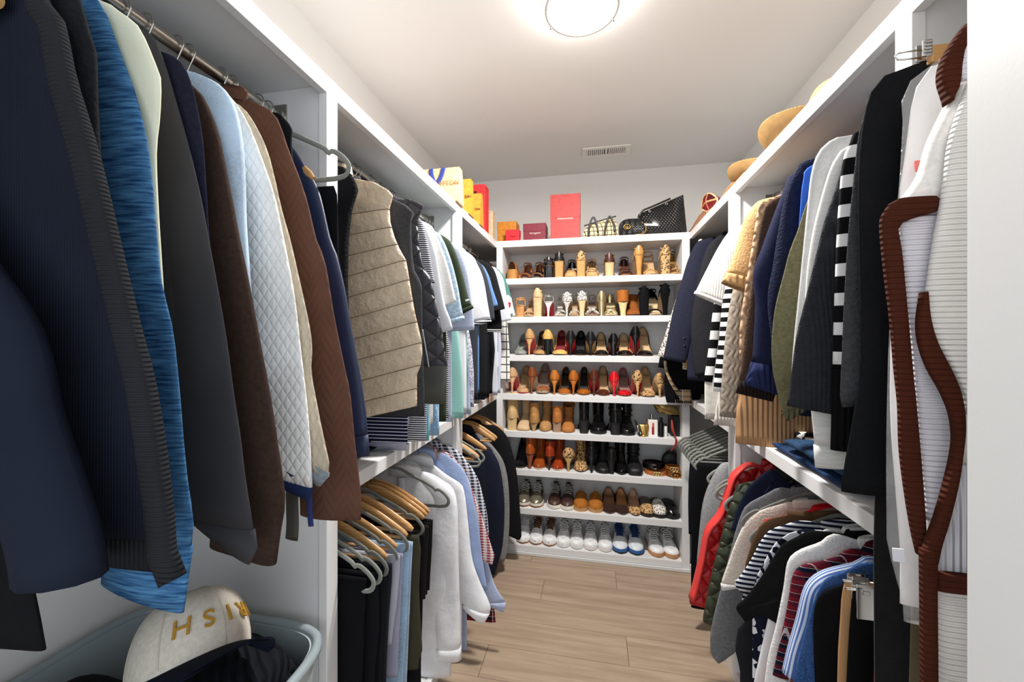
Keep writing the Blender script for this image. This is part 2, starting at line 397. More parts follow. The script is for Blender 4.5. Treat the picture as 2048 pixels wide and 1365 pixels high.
def hanger(kind, x, y, zrod, sg, label, zn=None, half=.205, drop=.085, group=None, rz=0, cat='clothes hanger', bar=True, light=False, thick=1):
    r = thing('clothes_hanger', label, cat, (x, y, 0), rz, group)
    zn = zn if zn is not None else zrod-.062
    hook_mesh(r, zrod, zn, sg)
    if kind == 'wood':
        for s in (1, -1):
            P = smooth_path([(0, 0, zn), (s*.05, 0, zn-.008), (s*half*.55, 0, zn-drop*.42), (s*half, 0, zn-drop)], 14)
            rings = []
            for i, p in enumerate(P):
                u = i/13; hh = .017+.004*math.sin(PI*u)-.006*u; tt = (.0055+.0035*u)*thick
                tx = Vector(P[min(i+1, 13)])-Vector(P[max(i-1, 0)]); tx.normalize(); nz = Vector((-tx.z, 0, tx.x))*s
                e = 1.0 if i < 13 else .6
                rings.append([Vector(p)+nz*hh*e*math.cos(2*PI*k/12)+Vector((0, 1, 0))*tt*e*math.sin(2*PI*k/12) for k in range(12)])
            MB().loft(rings).build('arm', WOOD_L, r, True, angle=1.2)
        if bar: MB().tube([(-half*.9, 0, zn-drop-.006), (half*.9, 0, zn-drop-.006)], .0055*thick, 8).build('bar', WOOD_L, r, True)
    elif kind == 'velvet':
        zb = zn-drop-.052; m = MB(); pts = [(0, 0, zn+.004)]
        a = [(.03, -.004), (.07, -.022), (half*.6, -drop*.55), (half*.78, -drop*.78), (half*.82, -drop*.9), (half*.88, -drop*.86), (half, -drop*1.05), (half+.016, -drop-.026), (half+.008, -drop-.047), (half-.02, -drop-.053)]
        right = smooth_path([(0, 0, zn)]+[(s, 0, zn+dz) for s, dz in a], 40)
        left = [(-p[0], p[1], p[2]) for p in right][::-1]
        loop = list(right)+[(half*.5, 0, zb), (0, 0, zb), (-half*.5, 0, zb)]+left[:-1]
        m.tube(loop, [.0062]*len(loop), 8, closed=True, flat=.55*thick, up=None)
        m.build('frame', VELV_L if light else VELV, r, True)
    elif kind == 'clip':
        MB().tube([(-half, 0, zn), (half, 0, zn)], .0028, 8).build('bar', CHROME, r, True)
        for s in (1, -1):
            m = MB(); m.obox((s*half*.85, -.008, zn-.02), (.016, 0, 0), (0, .002, .003), (0, 0, .032)); m.obox((s*half*.85, .008, zn-.02), (.016, 0, 0), (0, .002, -.003), (0, 0, .032)); m.obox((s*half*.85, 0, zn), (.007, 0, 0), (0, .012, 0), (0, 0, .004))
            m.build('clip', CHROME, r, bevel=.001)
    return r
# ---------------------------------------------------------------- garments on hangers
def sup(t, e=2.4):
    c, s = math.cos(t), math.sin(t)
    return math.copysign(abs(c)**(2/e), c), math.copysign(abs(s)**(2/e), s)
def open_end(rings, depth=.03, k=.9):
    """turn the last ring inward so that a cuff or hem reads as an opening"""
    r, q = [Vector(p) for p in rings[-1]], [Vector(p) for p in rings[-2]]
    c1 = sum(r, Vector())/len(r); c0 = sum(q, Vector())/len(q); d = (c0-c1)
    d = d.normalized()*depth if d.length > 1e-6 else Vector((0, 0, depth))
    return list(rings)+[[c1+(p-c1)*k for p in r], [c1+(p-c1)*k*.96+d for p in r]]
class Wr:                                                        # folds of hanging cloth
    def __init__(s, rng, amp):
        s.a = amp; s.t = [(rng.uniform(14, 34), rng.uniform(-4, 4), rng.uniform(0, 6.3), rng.uniform(.4, 1)) for _ in range(4)]
        s.q = [(rng.uniform(9, 16), rng.uniform(0, 6.3)) for _ in range(2)]
    def __call__(s, x, z, g):
        return s.a*g*sum(w*math.sin(k*x+j*z+p+.8*math.sin(s.q[0][0]*z+s.q[0][1])) for k, j, p, w in s.t)/2
def sleeve_mesh(outer, ws, T, sg, rng, n=34, amp=.004, close=True, y0=0, lean=0):
    """outer: (x, z) points in outward-positive local coordinates; ws: widths along it"""
    P = smooth_path([(p[0], p[1]) for p in outer], n); P = np.array(P)
    tg = np.gradient(P, axis=0); tg /= np.linalg.norm(tg, axis=1)[:, None]+1e-9
    nn = np.stack([tg[:, 1], -tg[:, 0]], 1)
    for _ in range(6):
        nn[1:-1] = (nn[:-2]+nn[1:-1]*2+nn[2:])/4; nn /= np.linalg.norm(nn, axis=1)[:, None]
    wr = Wr(rng, amp); rings = []; K = 26
    for i in range(n):
        u = i/(n-1); wv = np.interp(u, np.linspace(0, 1, len(ws)), ws)
        tt = T*min(1, .35+u*3.2)*.5
        c = P[i]+nn[i]*wv/2; ring = []
        pulse = 1+.05*math.sin(u*17+rng.random()*.2)*min(1, u*3)
        for k in range(K):
            ca, sa = sup(2*PI*k/K, 2.3)
            q = c-nn[i]*ca*wv/2*(1 if ca > 0 else 1.0)
            yy = y0+lean*u+sa*tt*pulse+wr(q[0], q[1], min(1, u*2))*(1-abs(ca)**3)
            ring.append((sg*q[0], yy, q[1]))
        rings.append(ring)
    return rings, P, nn
def body_rings(zt, zb, xo, xi, T, sg, rng, amp=.007, n=30, K=40, zneck=None, flare=1.0, y0=0, puff=None, skew=0):
    wr = Wr(rng, amp); rings = []
    for i in range(n):
        u = i/(n-1); z = zt+(zb-zt)*u
        a, b = xo(z, u), xi(z, u); c, h = (a+b)/2, (a-b)/2
        tt = T*.5*min(1, .22+u*5)*(1+(flare-1)*u)
        ring = []
        for k in range(K):
            ca, sa = sup(2*PI*k/K, 2.6); q = c+h*ca
            pf = 1 if not puff else .42+.58*abs(math.sin(PI*z/puff))**.42
            yy = y0+sa*tt*pf+wr(q, z, min(1, .15+u*1.3))*(1-abs(ca)**4*.6)
            ring.append((sg*q, yy, z+skew*q*min(1, u*2.2)+(.004*math.sin(9*q+i) if i == n-1 else 0)))
        rings.append(ring)
    return rings
BAY = []
_hl = set()
def hang_label(kind, lab):
    w = lab.split(); stop = ('a', 'an', 'the', 'with', 'on', 'of', 'in', 'its', 'and', 'at', 'by', 'beside', 'between', 'behind', 'under', 'over', 'to', 'whose', 'past', 'for', 'below', 'front', 'nearest', 'first', 'tucked', 'squeezed', 'showing', 'hanging')
    for n in range(4, len(w)+1):
        k = w[:n]
        while k and k[-1].strip(',') in stop: k.pop()
        t = kind+' hanger of the '+' '.join(k).rstrip(',')
        if t not in _hl and n >= min(7, len(w)): break
    t = ' '.join(t.split()[:16]); _hl.add(t); return t
COUNT = [0]
def G(bay, name, label, cat, mat, pts, hem=None, sleeve='long', ref=None, xref=None, Y=None, mats=None, hang='wood', T=.052, sw=(.075, .135, .13, .10),
      bw=.215, collar='band', cuff=0, hemband=0, amp=.0045, hlabel=None, zt=None, hgroup=None, extra=None, hood=False, lean=0, yoff=0, hem_in=None, bodyx=None, back=True, puff=None, skew=0, hz=None, hh=.15, light=False):
    side, lev = bay; sg = 1 if side == 'L' else -1
    xr = RODX_L if side == 'L' else RODX_R; zr = RODU if lev == 'U' else RODD
    ref = pts[len(pts)*6//10] if ref is None else ref
    xref = xref if xref is not None else (-.505 if side == 'L' else .442)
    if Y is None:
        r = ray(*ref); Y = xref/(r[0]/r[1])
    BAY.append(dict(bay=bay, name=name, label=label, cat=cat, mat=mat, pts=pts, hem=hem, sleeve=sleeve, Y=Y, mats=mats or {}, hang=hang, T=T, sw=sw, bw=bw,
                    collar=collar, cuff=cuff, hemband=hemband, amp=amp, hlabel=hlabel, zt=zt, extra=extra, hood=hood, sg=sg, xr=xr, zr=zr, lean=lean, yoff=yoff, hgroup=hgroup, bodyx=bodyx, back=back, puff=puff, skew=skew, hz=hz, hh=hh, light=light))
def build_garment(g, gap0, gap1):
    sg, xr, zr, Y = g['sg'], g['xr'], g['zr'], g['Y']
    COUNT[0] += 1; rng = random.Random(100+COUNT[0])
    T = min(g['T'], max(.014, gap0*.92), max(.014, gap1*.92)); amp = min(g['amp'], T*.2)
    L = []
    for u, v in g['pts']:
        p = onY(u, v, Y); L.append((sg*(p.x-xr), p.z))
    if len(L) > 3 and L[-2][0]-L[-1][0] > (L[-2][1]-L[-1][1])*.9: L = L[:-1]
    rodname = ('upper' if g['bay'][1] == 'U' else 'lower')+' '+('left' if sg > 0 else 'right')+' rod, '+('near' if Y < .9 else 'middle' if Y < 1.86 else 'far')+' bay'
    root = thing(g['name'], g['label'], g['cat'], (xr, Y, 0), 0, 'clothes on the '+rodname)
    mt = lambda k: g['mats'].get(k, g['mat'])
    zt = g['zt'] if g['zt'] is not None else zr-.082
    zt = max(zt, L[0][1]+.002) if g['sleeve'] != 'none' else max(zt, L[0][1])
    zt = min(zt, zr-.04)
    pants = g['sleeve'] == 'pants'
    if pants: zt = L[0][1]
    if L[0][0] > .075 and not pants: L = [(.05, zt-.004)]+L
    if g['hem'] is None: zb = min(p[1] for p in L)+(.07 if g['sleeve'] == 'long' else 0)
    elif isinstance(g['hem'], tuple): zb = onY(g['hem'][0], g['hem'][1], Y).z
    else: zb = g['hem']
    zs = np.array([p[1] for p in L]); xs = np.array([p[0] for p in L])
    o = np.argsort(zs); zs_, xs_ = zs[o], xs[o]
    bw = g['bw']
    shz = zt-.075
    def shoulder(z): return .055+(bw-.01-.055)*min(1, max(0, (zt-z)/.085))**.75
    if g['sleeve'] == 'none':
        xo = lambda z, u: max(.05, min(float(np.interp(z, zs_, xs_)), shoulder(z) if z > shz-.02 and len(L) < 3 else 9))
    else:
        xo = lambda z, u: min(shoulder(z), max(.05, float(np.interp(z, zs_, xs_))-.012), bw if g['bodyx'] is None else g['bodyx'])
    if pants: xo = lambda z, u: max(.05, float(np.interp(z, zs_, xs_)))
    xi = (lambda z, u: -.15) if pants else (lambda z, u: -min(shoulder(z), .205))
    rings = body_rings(zt, zb+g['hemband'], xo, xi, T, sg, rng, amp=amp, puff=g['puff'], n=190 if g['puff'] else 30, skew=g['skew'])
    MB().loft(open_end(rings) if not g['hemband'] else rings).build('legs' if pants else 'body', mt('body'), root, True)
    if g['puff']:
        st = MB()
        for k in range(int(zb/g['puff'])+1, int(zt/g['puff'])):
            i = min(range(len(rings)), key=lambda j: abs(zt+(zb-zt)*j/(len(rings)-1)-k*g['puff']))
            if 6 < i < len(rings)-3: st.tube([(p[0], p[1]*1.01, p[2]) for p in rings[i]], .0017, 5, closed=True)
        st.build('crease_shade_stitching', mt('crease_thread'), root, True)  # seam thread, coloured dark to draw the crease shade between baffles
    if g['hemband']:
        last = rings[-1]; cx = sum(p[0] for p in last)/len(last)
        hb = []
        for k, (dz, f, ty) in enumerate(((.004, .985, .8), (-.004, .995, 1.05), (-g['hemband']*.5, .985, 1.08), (-g['hemband'], .97, .95))):
            hb.append([(cx+(p[0]-cx)*f, p[1]*ty, zb+g['hemband']+dz) for p in last])
        MB().loft(open_end(hb)).build('hem_band', mt('hem'), root, True)
    if g['sleeve'] in ('long', 'short'):
        rg, P, nn = sleeve_mesh(L, g['sw'], T*.96, sg, rng, amp=amp, lean=g['lean'], y0=g['yoff'])
        if g['cuff']:
            d = np.linalg.norm(np.diff(P, axis=0), axis=1); tot = d[::-1].cumsum(); kc = int(np.searchsorted(tot, g['cuff']))+1; kc = max(2, min(kc, len(rg)-4))
            MB().loft(rg[:len(rg)-kc+1]).build('sleeve', mt('sleeve'), root, True)
            cr = rg[len(rg)-kc:]; out = []
            for i, ring in enumerate([cr[0]]+cr):
                c = Vector((sum(p[0] for p in ring)/len(ring), sum(p[1] for p in ring)/len(ring), sum(p[2] for p in ring)/len(ring)))
                f = (.97 if i == 0 else 1.04)
                out.append([c+(Vector(p)-c)*f for p in ring])
            MB().loft(open_end(out)).build('cuff', mt('cuff'), root, True)
        else:
            MB().loft(open_end(rg)).build('sleeve', mt('sleeve'), root, True)
        if g['back']:
            # the sleeve on the wall side hangs straight down
            if g['sleeve'] == 'long': Lb = [(.05, zt-.004), (.13, zt-.035), (.195, zt-.085), (.225, zt-.2), (.235, zt-.4), (.235, zt-.56)]
            else: Lb = [(.05, zt-.004), (.13, zt-.035), (.2, zt-.08), (.24, zt-.17), (.265, zt-.25)]
            Lb = [(min(x, .33), z) for x, z in Lb]
            rb, _, _ = sleeve_mesh(Lb, g['sw'], T*.9, -sg, rng, n=18, amp=amp)
            MB().loft(rb).build('sleeve', mt('sleeve'), root, True)
    if g['collar'] == 'band':
        ring = []
        for k, (dz, f) in enumerate(((-.012, 1.0), (.004, 1.06), (.016, .98), (.012, .86), (-.004, .84))):
            ring.append([(.066*f*math.cos(2*PI*j/24), max(.012, T*.42)*f*math.sin(2*PI*j/24), zt+dz-.01*math.cos(2*PI*j/24)**2) for j in range(24)])
        MB().loft(ring, False, False).build('collar', mt('collar'), root, True)
    elif g['collar'] == 'stand':
        ring = []
        for k, (dz, f) in enumerate(((-.014, 1.0), (.01, 1.05), (.038, .98), (.036, .88), (.0, .84))):
            ring.append([(.068*f*math.cos(2*PI*j/24), max(.014, T*.45)*f*math.sin(2*PI*j/24), zt+dz-.012*math.cos(2*PI*j/24)**2) for j in range(24)])
        MB().loft(ring, False, False).build('collar', mt('collar'), root, True)
    elif g['collar'] == 'shirt':
        ring = []
        for k, (dz, f, fy) in enumerate(((-.012, .98, 1), (.014, 1.0, 1), (.026, 1.03, 1.1), (.008, 1.2, 1.7), (-.022, 1.28, 2.0), (-.02, 1.2, 1.85))):
            ring.append([(.06*f*math.cos(2*PI*j/24), max(.011, T*.3)*fy*math.sin(2*PI*j/24), zt+dz-.012*math.cos(2*PI*j/24)**2) for j in range(24)])
        MB().loft(ring, False, False).build('collar', mt('collar'), root, True)
    if g['hood']:
        rr = []
        for i in range(10):
            u = i/9; z = zt+.02-.15*u; h = .03+.055*math.sin(PI*min(1, u*.9+.08)); ty = T*.45+.008*math.sin(PI*u)
            rr.append([(h*sup(2*PI*k/20)[0], ty*.5*sup(2*PI*k/20)[1]-T*.35, z) for k in range(20)])
        MB().loft(rr).build('hood', mt('hood'), root, True)
    if g['extra']: g['extra'](root, g, dict(zt=zt, zb=zb, T=T, L=L, rng=rng, xo=xo, xi=xi))
    if g['hang']:
        hl = g['hlabel'] or hang_label({'wood': 'wooden', 'velvet': 'grey velvet', 'wire': 'steel', 'clip': 'steel clip'}[g['hang']], g['label'])
        kk = g['hang'] if g['hang'] != 'wire' else 'wire'
        hanger(kk, xr, Y, zr, sg, hl, zn=g['hz'] if g['hz'] else zt-.026, thick=min(1, T*.3/.009), half=g['hh'], group=g['hgroup'] or 'hangers on the '+rodname, light=g['light'])
    return root
def flush():
    bays = {}
    for g in BAY: bays.setdefault(g['bay']+(0 if g['Y'] < .9 else 1 if g['Y'] < 1.86 else 2,), []).append(g)
    for b in bays.values():
        b.sort(key=lambda g: g['Y'])
        for i in range(1, len(b)):                                # keep a little room on the rod between neighbours
            if b[i]['Y']-b[i-1]['Y'] < .013: b[i]['Y'] = b[i-1]['Y']+.013
        for i, g in enumerate(b):
            g0 = g['Y']-b[i-1]['Y'] if i else .06
            g1 = b[i+1]['Y']-g['Y'] if i < len(b)-1 else .06
            build_garment(g, g0, g1)
LU, LD, RU, RD = ('L', 'U'), ('L', 'D'), ('R', 'U'), ('R', 'D')
# ---------------------------------------------------------------- details sewn on garments
def edge_band(wd, mat, name, ft=1.12, pts=None):
    def f(root, g, d):
        rg, P, nn = sleeve_mesh([(p[0]+.003, p[1]) for p in (pts or d['L'])], (wd*.7, wd, wd, wd), d['T']*ft, g['sg'], d['rng'], n=30, amp=0)
        MB().loft(rg).build(name, mat, root, True)
    return f
def px_tube(pts, Ydep, r, mat, name, w=None):
    """a strip following photo points at the depth Y+Ydep, as a rounded part"""
    def f(root, g, d):
        Y = g['Y']+Ydep; q = []
        for u, v in pts:
            p = onY(u, v, Y); q.append((p.x-g['xr'], Ydep, p.z))
        q = [tuple(p) for p in smooth_path(q, 24)]
        MB().tube(q, r, 10, flat=w or .5, up=(1, 0, 0)).build(name, mat, root, True)
    return f
def many(*fs):
    def f(root, g, d):
        for q in fs: q(root, g, d)
    return f
def buttons(x, z0, z1, n, mat, rad=.0055, name='button', ysgn=-1):
    def f(root, g, d):
        for i in range(n):
            z = d['zt']+z0+(z1-z0)*i/max(1, n-1)
            m = MB(); q = 12; yy = ysgn*d['T']*.5
            m.loft([[(g['sg']*(x)+rad*s*math.cos(2*PI*k/q), yy+dy, z+rad*s*math.sin(2*PI*k/q)) for k in range(q)] for dy, s in ((.004, 1), (-.003, 1), (-.0045, .7))])
            m.build(name, mat, root, True, angle=.8)
    return f
def placket(x, wd, z0, mat, name='placket'):
    def f(root, g, d):
        sg = g['sg']; m = MB(); r = []
        for i in range(12):
            z = d['zt']+z0+(d['zb']+.01-d['zt']-z0)*i/11; yy = -d['T']*.5-.0025
            r.append([(sg*(x-wd/2), yy+.008, z), (sg*(x-wd/2), yy, z), (sg*(x+wd/2), yy, z), (sg*(x+wd/2), yy+.008, z)])
        m.loft(r).build(name, mat, root, True)
    return f
c = lambda h, kind='plain', **k: M(h, kind, **k)
# ======================================================== upper left, near bay (long hang)
NAVY_RIB = c('20242e', 'rib', p=.006)
G(LU, 'coat', 'black coat hem hanging lowest at the left edge of the photo', 'coat', c('1b1c1f'), [(-260,0),(-120,400),(-20,800),(50,1100),(86,1300)], sleeve='none', Y=.315, hang='wood', collar='band')
G(LU, 'jacket', 'dark navy jacket with a ribbed front edge, nearest on the left rod', 'jacket', c('222939', 'rib', p=.004, k=.4), [(60,-60),(88,0),(116,35),(141,151),(183,292),(229,480),(271,653),(302,780),(334,997),(343,1107),(362,1150),(345,1170)], sleeve='none', ref=(271,653), xref=-.468, hemband=.03, mats={'hem': c('2b2d31', 'rib', p=.006)}, T=.05, collar='stand',
  extra=many(edge_band(.03, c('33353a', 'ribz', p=.005), 'front_band'), px_tube([(-220,330),(-90,560),(0,700),(35,850),(80,990),(110,1090),(120,1160)], -.045, [.05]*24, c('262d3f'), 'sleeve', .45)))
G(LU, 'jacket', 'black jacket squeezed between the navy ribbed jacket and the blue heather hoodie', 'jacket', c('25262a', 'fuzzy', k=.5), [(130,-40),(158,0),(176,60),(190,105),(193,200),(200,330),(210,480),(225,700),(235,900)], ref=(193,200), xref=-.558)
HB = c('1f4a78', 'heather', col2='4f7fa8')
G(LU, 'hoodie', 'blue heathered hooded pullover whose cuff hangs low over the white cap', 'hoodie', HB, [(170,-20),(207,17),(228,70),(253,137),(278,211),(299,316),(313,470),(323,565),(345,660),(359,787),(366,880),(375,969),(386,1050),(377,1129),(364,1225),(338,1255)], ref=(345,660), sw=(.08,.15,.15,.125), cuff=.085, T=.06, amp=.006)
G(LU, 'hoodie', 'pale cream hoodie with rounded shoulder behind the blue heather hoodie', 'hoodie', c('d5d6c0'), [(200,0),(246,28),(274,49),(292,81),(316,141),(321,165),(319,230),(312,300),(315,400),(322,520),(330,650),(340,800)], ref=(321,165), xref=-.545, sw=(.075,.12,.12,.09))
G(LU, 'sweatshirt', 'charcoal grey sweatshirt with soft folds between cream hoodie and navy fleece', 'sweatshirt', c('48474a', 'plain'), [(285,63),(306,70),(331,130),(355,211),(380,299),(404,404),(418,480),(436,576),(454,681),(468,787),(482,880),(490,951),(501,1022),(512,1100),(497,1128)], ref=(454,681), sw=(.08,.15,.15,.12), cuff=.06, T=.06, amp=.008, hemband=.05)
G(LU, 'fleece', 'dark navy fleece pullover showing one narrow shoulder beside charcoal sweatshirt', 'fleece', c('2a2c42', 'fuzzy', k=.4), [(327,104),(352,116),(373,141),(390,193),(404,267),(411,352),(417,457),(425,560),(440,700)], ref=(404,267), xref=-.562)
G(LU, 'overshirt', 'dark brown wool overshirt beside the pale blue pullover', 'overshirt', c('493830', 'wool'), [(387,172),(404,190),(418,218),(436,267),(450,334),(464,404),(478,480),(489,530),(503,600),(520,690),(538,785),(554,890),(561,940),(569,1004),(561,1058),(551,1130)], ref=(520,690), sw=(.08,.145,.14,.12), cuff=.0, T=.05)
G(LU, 'pullover', 'pale blue pullover with a seam across its shoulder, next to white quilted jacket', 'pullover', c('a3b7ca', 'denim', col2='b9c9d8'), [(373,141),(404,151),(439,169),(464,200),(478,246),(485,299),(489,369),(491,440),(496,520),(505,640),(515,760)], ref=(485,299), xref=-.572)
G(LU, 'jacket', 'white diamond-quilted jacket bound in navy at the hem', 'jacket', c('e6e6e4', 'quilt', p=.02, k=.5), [(455,190),(478,215),(499,253),(520,306),(548,387),(566,470),(578,530),(590,600),(601,699),(613,804),(619,880),(622,933),(624,983),(615,999)], ref=(601,699), sw=(.08,.125,.115,.095), T=.055, cuff=.011, mats={'cuff': c('2c3a66')})
G(LU, 'jacket', 'oatmeal quilted jacket with grey wool hem behind the white quilted one', 'jacket', c('bdb19d', 'quilt', p=.022, k=.5), [(470,205),(500,232),(531,292),(548,352),(562,415),(580,480),(598,558),(619,653),(624,699),(622,741),(630,790),(643,857),(652,898),(659,945),(640,972)], ref=(619,653), sw=(.08,.12,.12,.1), T=.055, cuff=.014, mats={'cuff': c('7e868e', 'wool')})
G(LU, 'jacket', 'brown chevron-quilted jacket with its broad sleeve over the middle shelf end', 'jacket', c('6a4a3d', 'chevron', p=.024, k=.4), [(454,176),(492,197),(541,221),(559,246),(577,299),(598,352),(615,404),(633,480),(650,523),(668,629),(689,734),(700,787),(709,880),(716,940),(721,985),(722,1040),(685,1063)], ref=(668,629), sw=(.085,.14,.14,.135), T=.06)
G(LU, 'shirt', 'black shirt with one small shoulder showing beside the brown quilted jacket', 'shirt', c('1d1f24'), [(552,225),(570,238),(584,258),(583,285),(590,350),(605,450)], ref=(584,258), xref=-.622)
G(LU, 'raincoat', 'navy nylon raincoat hanging long against the divider', 'raincoat', c('2a3a63', rough=.5), [(575,285),(594,306),(619,345),(640,390),(661,480),(672,505),(689,576),(698,629),(709,690),(722,760),(732,834),(735,880),(737,912),(722,924)], ref=(698,629), xref=-.535, sw=(.08,.11,.11,.085), T=.04, cuff=.05, amp=.006)
# ======================================================== upper left, middle bay
def puff(p, frac=.42):
    return p, frac
G(LU, 'fleece', 'black fleece vest with beige lining beside the white divider', 'vest', c('1f2024', 'fuzzy'), [(690,335),(700,345),(709,356),(716,380),(703,420),(697,480),(695,560),(697,640)], hem=1.30, sleeve='none', Y=.955, collar='stand', mats={'collar': c('d2b48c', 'fuzzy')})
PUF = c('d0bca2', rough=.36, kind='crumple')
G(LU, 'vest', 'beige puffer vest with horizontal quilted baffles, facing the room', 'vest', PUF, [(712,350),(749,367),(777,387),(786,400),(779,427),(780,459),(789,499),(799,529),(812,561),(818,600),(824,640),(830,675),(838,710),(843,734),(845,760),(841,786),(834,800)], hem=(740,858), sleeve='none', ref=(830,675), collar='stand', T=.10, bw=.25, puff=.064, skew=.26, mats={'crease_thread': c('7d6a52')}, amp=.003, hlabel='wooden hanger tip showing at the neck of the beige puffer vest')
G(LU, 'vest', 'charcoal fleece vest with rolled armhole behind beige puffer vest', 'vest', c('47484b', 'wool'), [(784,397),(805,405),(819,415),(829,426),(822,440),(824,504),(829,542),(844,566),(845,620),(846,700),(849,784)], hem=1.2, sleeve='none', ref=(844,580), collar='stand', T=.05)
G(LU, 'vest', 'slate quilted vest with a smooth grey lower panel and zip pocket', 'vest', c('4c4b53', 'vquilt', p=.05, rough=.5), [(787,393),(819,397),(848,412),(842,425),(836,442),(838,492),(846,534),(860,552),(867,580),(875,620),(883,655),(891,714),(900,759),(907,789),(890,800)], hem=(860,808), sleeve='none', ref=(883,655), collar='stand', T=.06, hemband=.13, mats={'hem': c('55564f', rough=.4)},
  extra=px_tube([(845,660),(852,700),(858,735)], -.035, [.0025]*24, CHROME, 'zipper', 1))
NS = c('e8e8ea', 'stripe', col2='252a4a', p=.0075)
G(LU, 't_shirt', 'navy and white striped tee peeking between slate vest and white tee', 't-shirt', NS, [(835,435),(848,455),(858,500),(866,545),(870,565)], hem=1.075, sleeve='short', ref=(862,520), Y=1.315, sw=(.07,.12,.14,.15), T=.03)
tees = [
 ('plain white tee, first of the short sleeves past the slate vest', 'dfe1e6', 'plain', {}, [(840,440),(856,462),(871,504),(879,550),(890,610),(901,640),(906,660)], 1.10),
 ('heather oatmeal tee with tan lining at the sleeve hem', 'd9d8d4', 'heather', {'col2': 'eceae6'}, [(855,447),(870,465),(885,500),(898,540),(909,588),(913,603)], 1.12),
 ('pale blue patterned polo beside the dark green polo', 'a9c3dc', 'tweed', {'col2': 'c9dcea', 'p': .006}, [(870,463),(886,480),(902,520),(915,570),(922,610),(928,640)], 1.10),
 ('dark olive green polo shirt with a small white sleeve logo', '3f4a37', 'plain', {}, [(890,474),(909,500),(924,545),(936,592),(946,617)], 1.10),
 ('blue and white pinstriped tee with a turned sleeve', 'dfe5f0', 'stripe', {'col2': '8796c4', 'p': .006}, [(908,490),(924,510),(936,545),(943,590),(947,630),(949,660)], 1.085),
 ('mint green tee with a dark stripe at the sleeve hem', 'a6c7bf', 'stripe', {'col2': 'b6d3cc', 'p': .008}, [(920,492),(940,515),(955,545),(966,592),(974,625),(977,640)], 1.085),
 ('white polo with black tipped sleeve at the far end of the middle bay', 'dedee2', 'plain', {}, [(938,507),(955,530),(967,560),(975,605),(982,645)], 1.085)]
for i, (lab, h, kd, kw, pts, hem) in enumerate(tees):
    G(LU, 'polo_shirt' if 'polo' in lab else 't_shirt', lab, 't-shirt', c(h, kd, **kw), pts, hem=hem, sleeve='short', ref=pts[-2], xref=-.50+.004*i, sw=(.07,.13,.155,.165), T=.03, bw=.205, cuff=.018 if 'polo' in lab else 0,
      mats={'cuff': c('2a2a30', 'stripe', col2='e6e6e6', p=.012)} if 'tipped' in lab else {}, amp=.004,
      extra=px_tube([(931,602),(938,600)], -.02, [.0035]*24, c('e8e8e2'), 'logo', .3) if 'olive' in lab else None)
# bodies seen below the short sleeves
low = [
 ('black and white fine striped polo body under the pale sleeves', 'e2e2e0', 'stripe', {'col2': '26262c', 'p': .0085}, [(868,520),(884,590),(893,660),(899,700),(897,730)], 1.10, 'polo_shirt'),
 ('teal striped polo hanging past the middle shelf edge', '7fb0aa', 'stripe', {'col2': '92c0b8', 'p': .007}, [(880,520),(905,600),(918,680),(924,740),(926,800),(927,822)], 1.068, 'polo_shirt'),
 ('turquoise polo with a vented hem touching the shelf under the vest', '6cb3c6', 'plain', {}, [(800,520),(830,620),(846,720),(855,800),(858,852)], 1.066, 'polo_shirt'),
 ('sky blue speckled shirt hem beside the turquoise polo', '86aed2', 'tweed', {'col2': 'a8c6e0', 'p': .005}, [(815,520),(842,620),(860,720),(872,800),(878,842)], 1.066, 't_shirt'),
 ('navy tee with thin white stripes, its hem under the beige puffer vest', '23284a', 'stripe', {'col2': 'c9cad6', 'p': .011, 'k': 1.5}, [(770,520),(795,640),(808,740),(814,800),(815,832)], 1.10, 't_shirt'),
 ('lavender tee hem below the striped tee on the shelf', 'a9abc0', 'plain', {}, [(780,520),(800,620),(812,720),(818,800),(819,845),(812,862)], 1.07, 't_shirt'),
 ('blue and white micro-check shirt beside the teal polo', 'c9d2e4', 'gingham', {'col2': '6c7ea8', 'p': .006}, [(900,540),(922,640),(934,700),(939,760),(941,815)], 1.068, 'shirt'),
 ('grey dotted shirt beside the micro-check shirt', 'b9bcc8', 'tweed', {'col2': '7f8498', 'p': .006}, [(915,540),(934,640),(944,700),(948,750),(948,800)], 1.09, 'shirt')]
for lab, h, kd, kw, pts, hem, nm in low:
    G(LU, nm, lab, 't-shirt' if nm != 'shirt' else 'shirt', c(h, kd, **kw), pts, hem=hem, sleeve='none', ref=pts[-2], xref=-.585, T=.03, amp=.005)
# ======================================================== upper left, far bay
far = [
 ('dark slate tee just past the middle stile', '43464f', 'plain', {}, [(952,520),(968,538),(978,570),(986,604),(990,640)], 1.13, 't_shirt', -.50, 0),
 ('denim blue tee with a turned sleeve corner', '5d7fb0', 'plain', {}, [(958,525),(976,548),(986,580),(994,603),(996,612)], 1.15, 't_shirt', -.485, 0),
 ('black tee with boxy sleeve in the far left bay', '2a2b2f', 'plain', {}, [(968,522),(988,540),(1000,580),(1008,610),(1010,618)], 1.11, 't_shirt', -.485, 0),
 ('black polo hanging behind the boxy black tee', '232328', 'plain', {}, [(975,528),(990,560),(998,605),(1003,640),(1003,665)], 1.10, 'polo_shirt', -.51, .02),
 ('pale grey-blue tee in front of the floral shirt', 'c9ced8', 'plain', {}, [(982,532),(1004,552),(1013,590),(1019,620),(1023,640)], 1.08, 't_shirt', -.505, 0),
 ('white floral shirt with green and pink leaves, last on the left rod', 'e2e2da', 'floral', {'col2': '4f7f78'}, [(990,535),(1010,556),(1020,585),(1026,612),(1031,632)], 1.20, 'shirt', -.485, 0)]
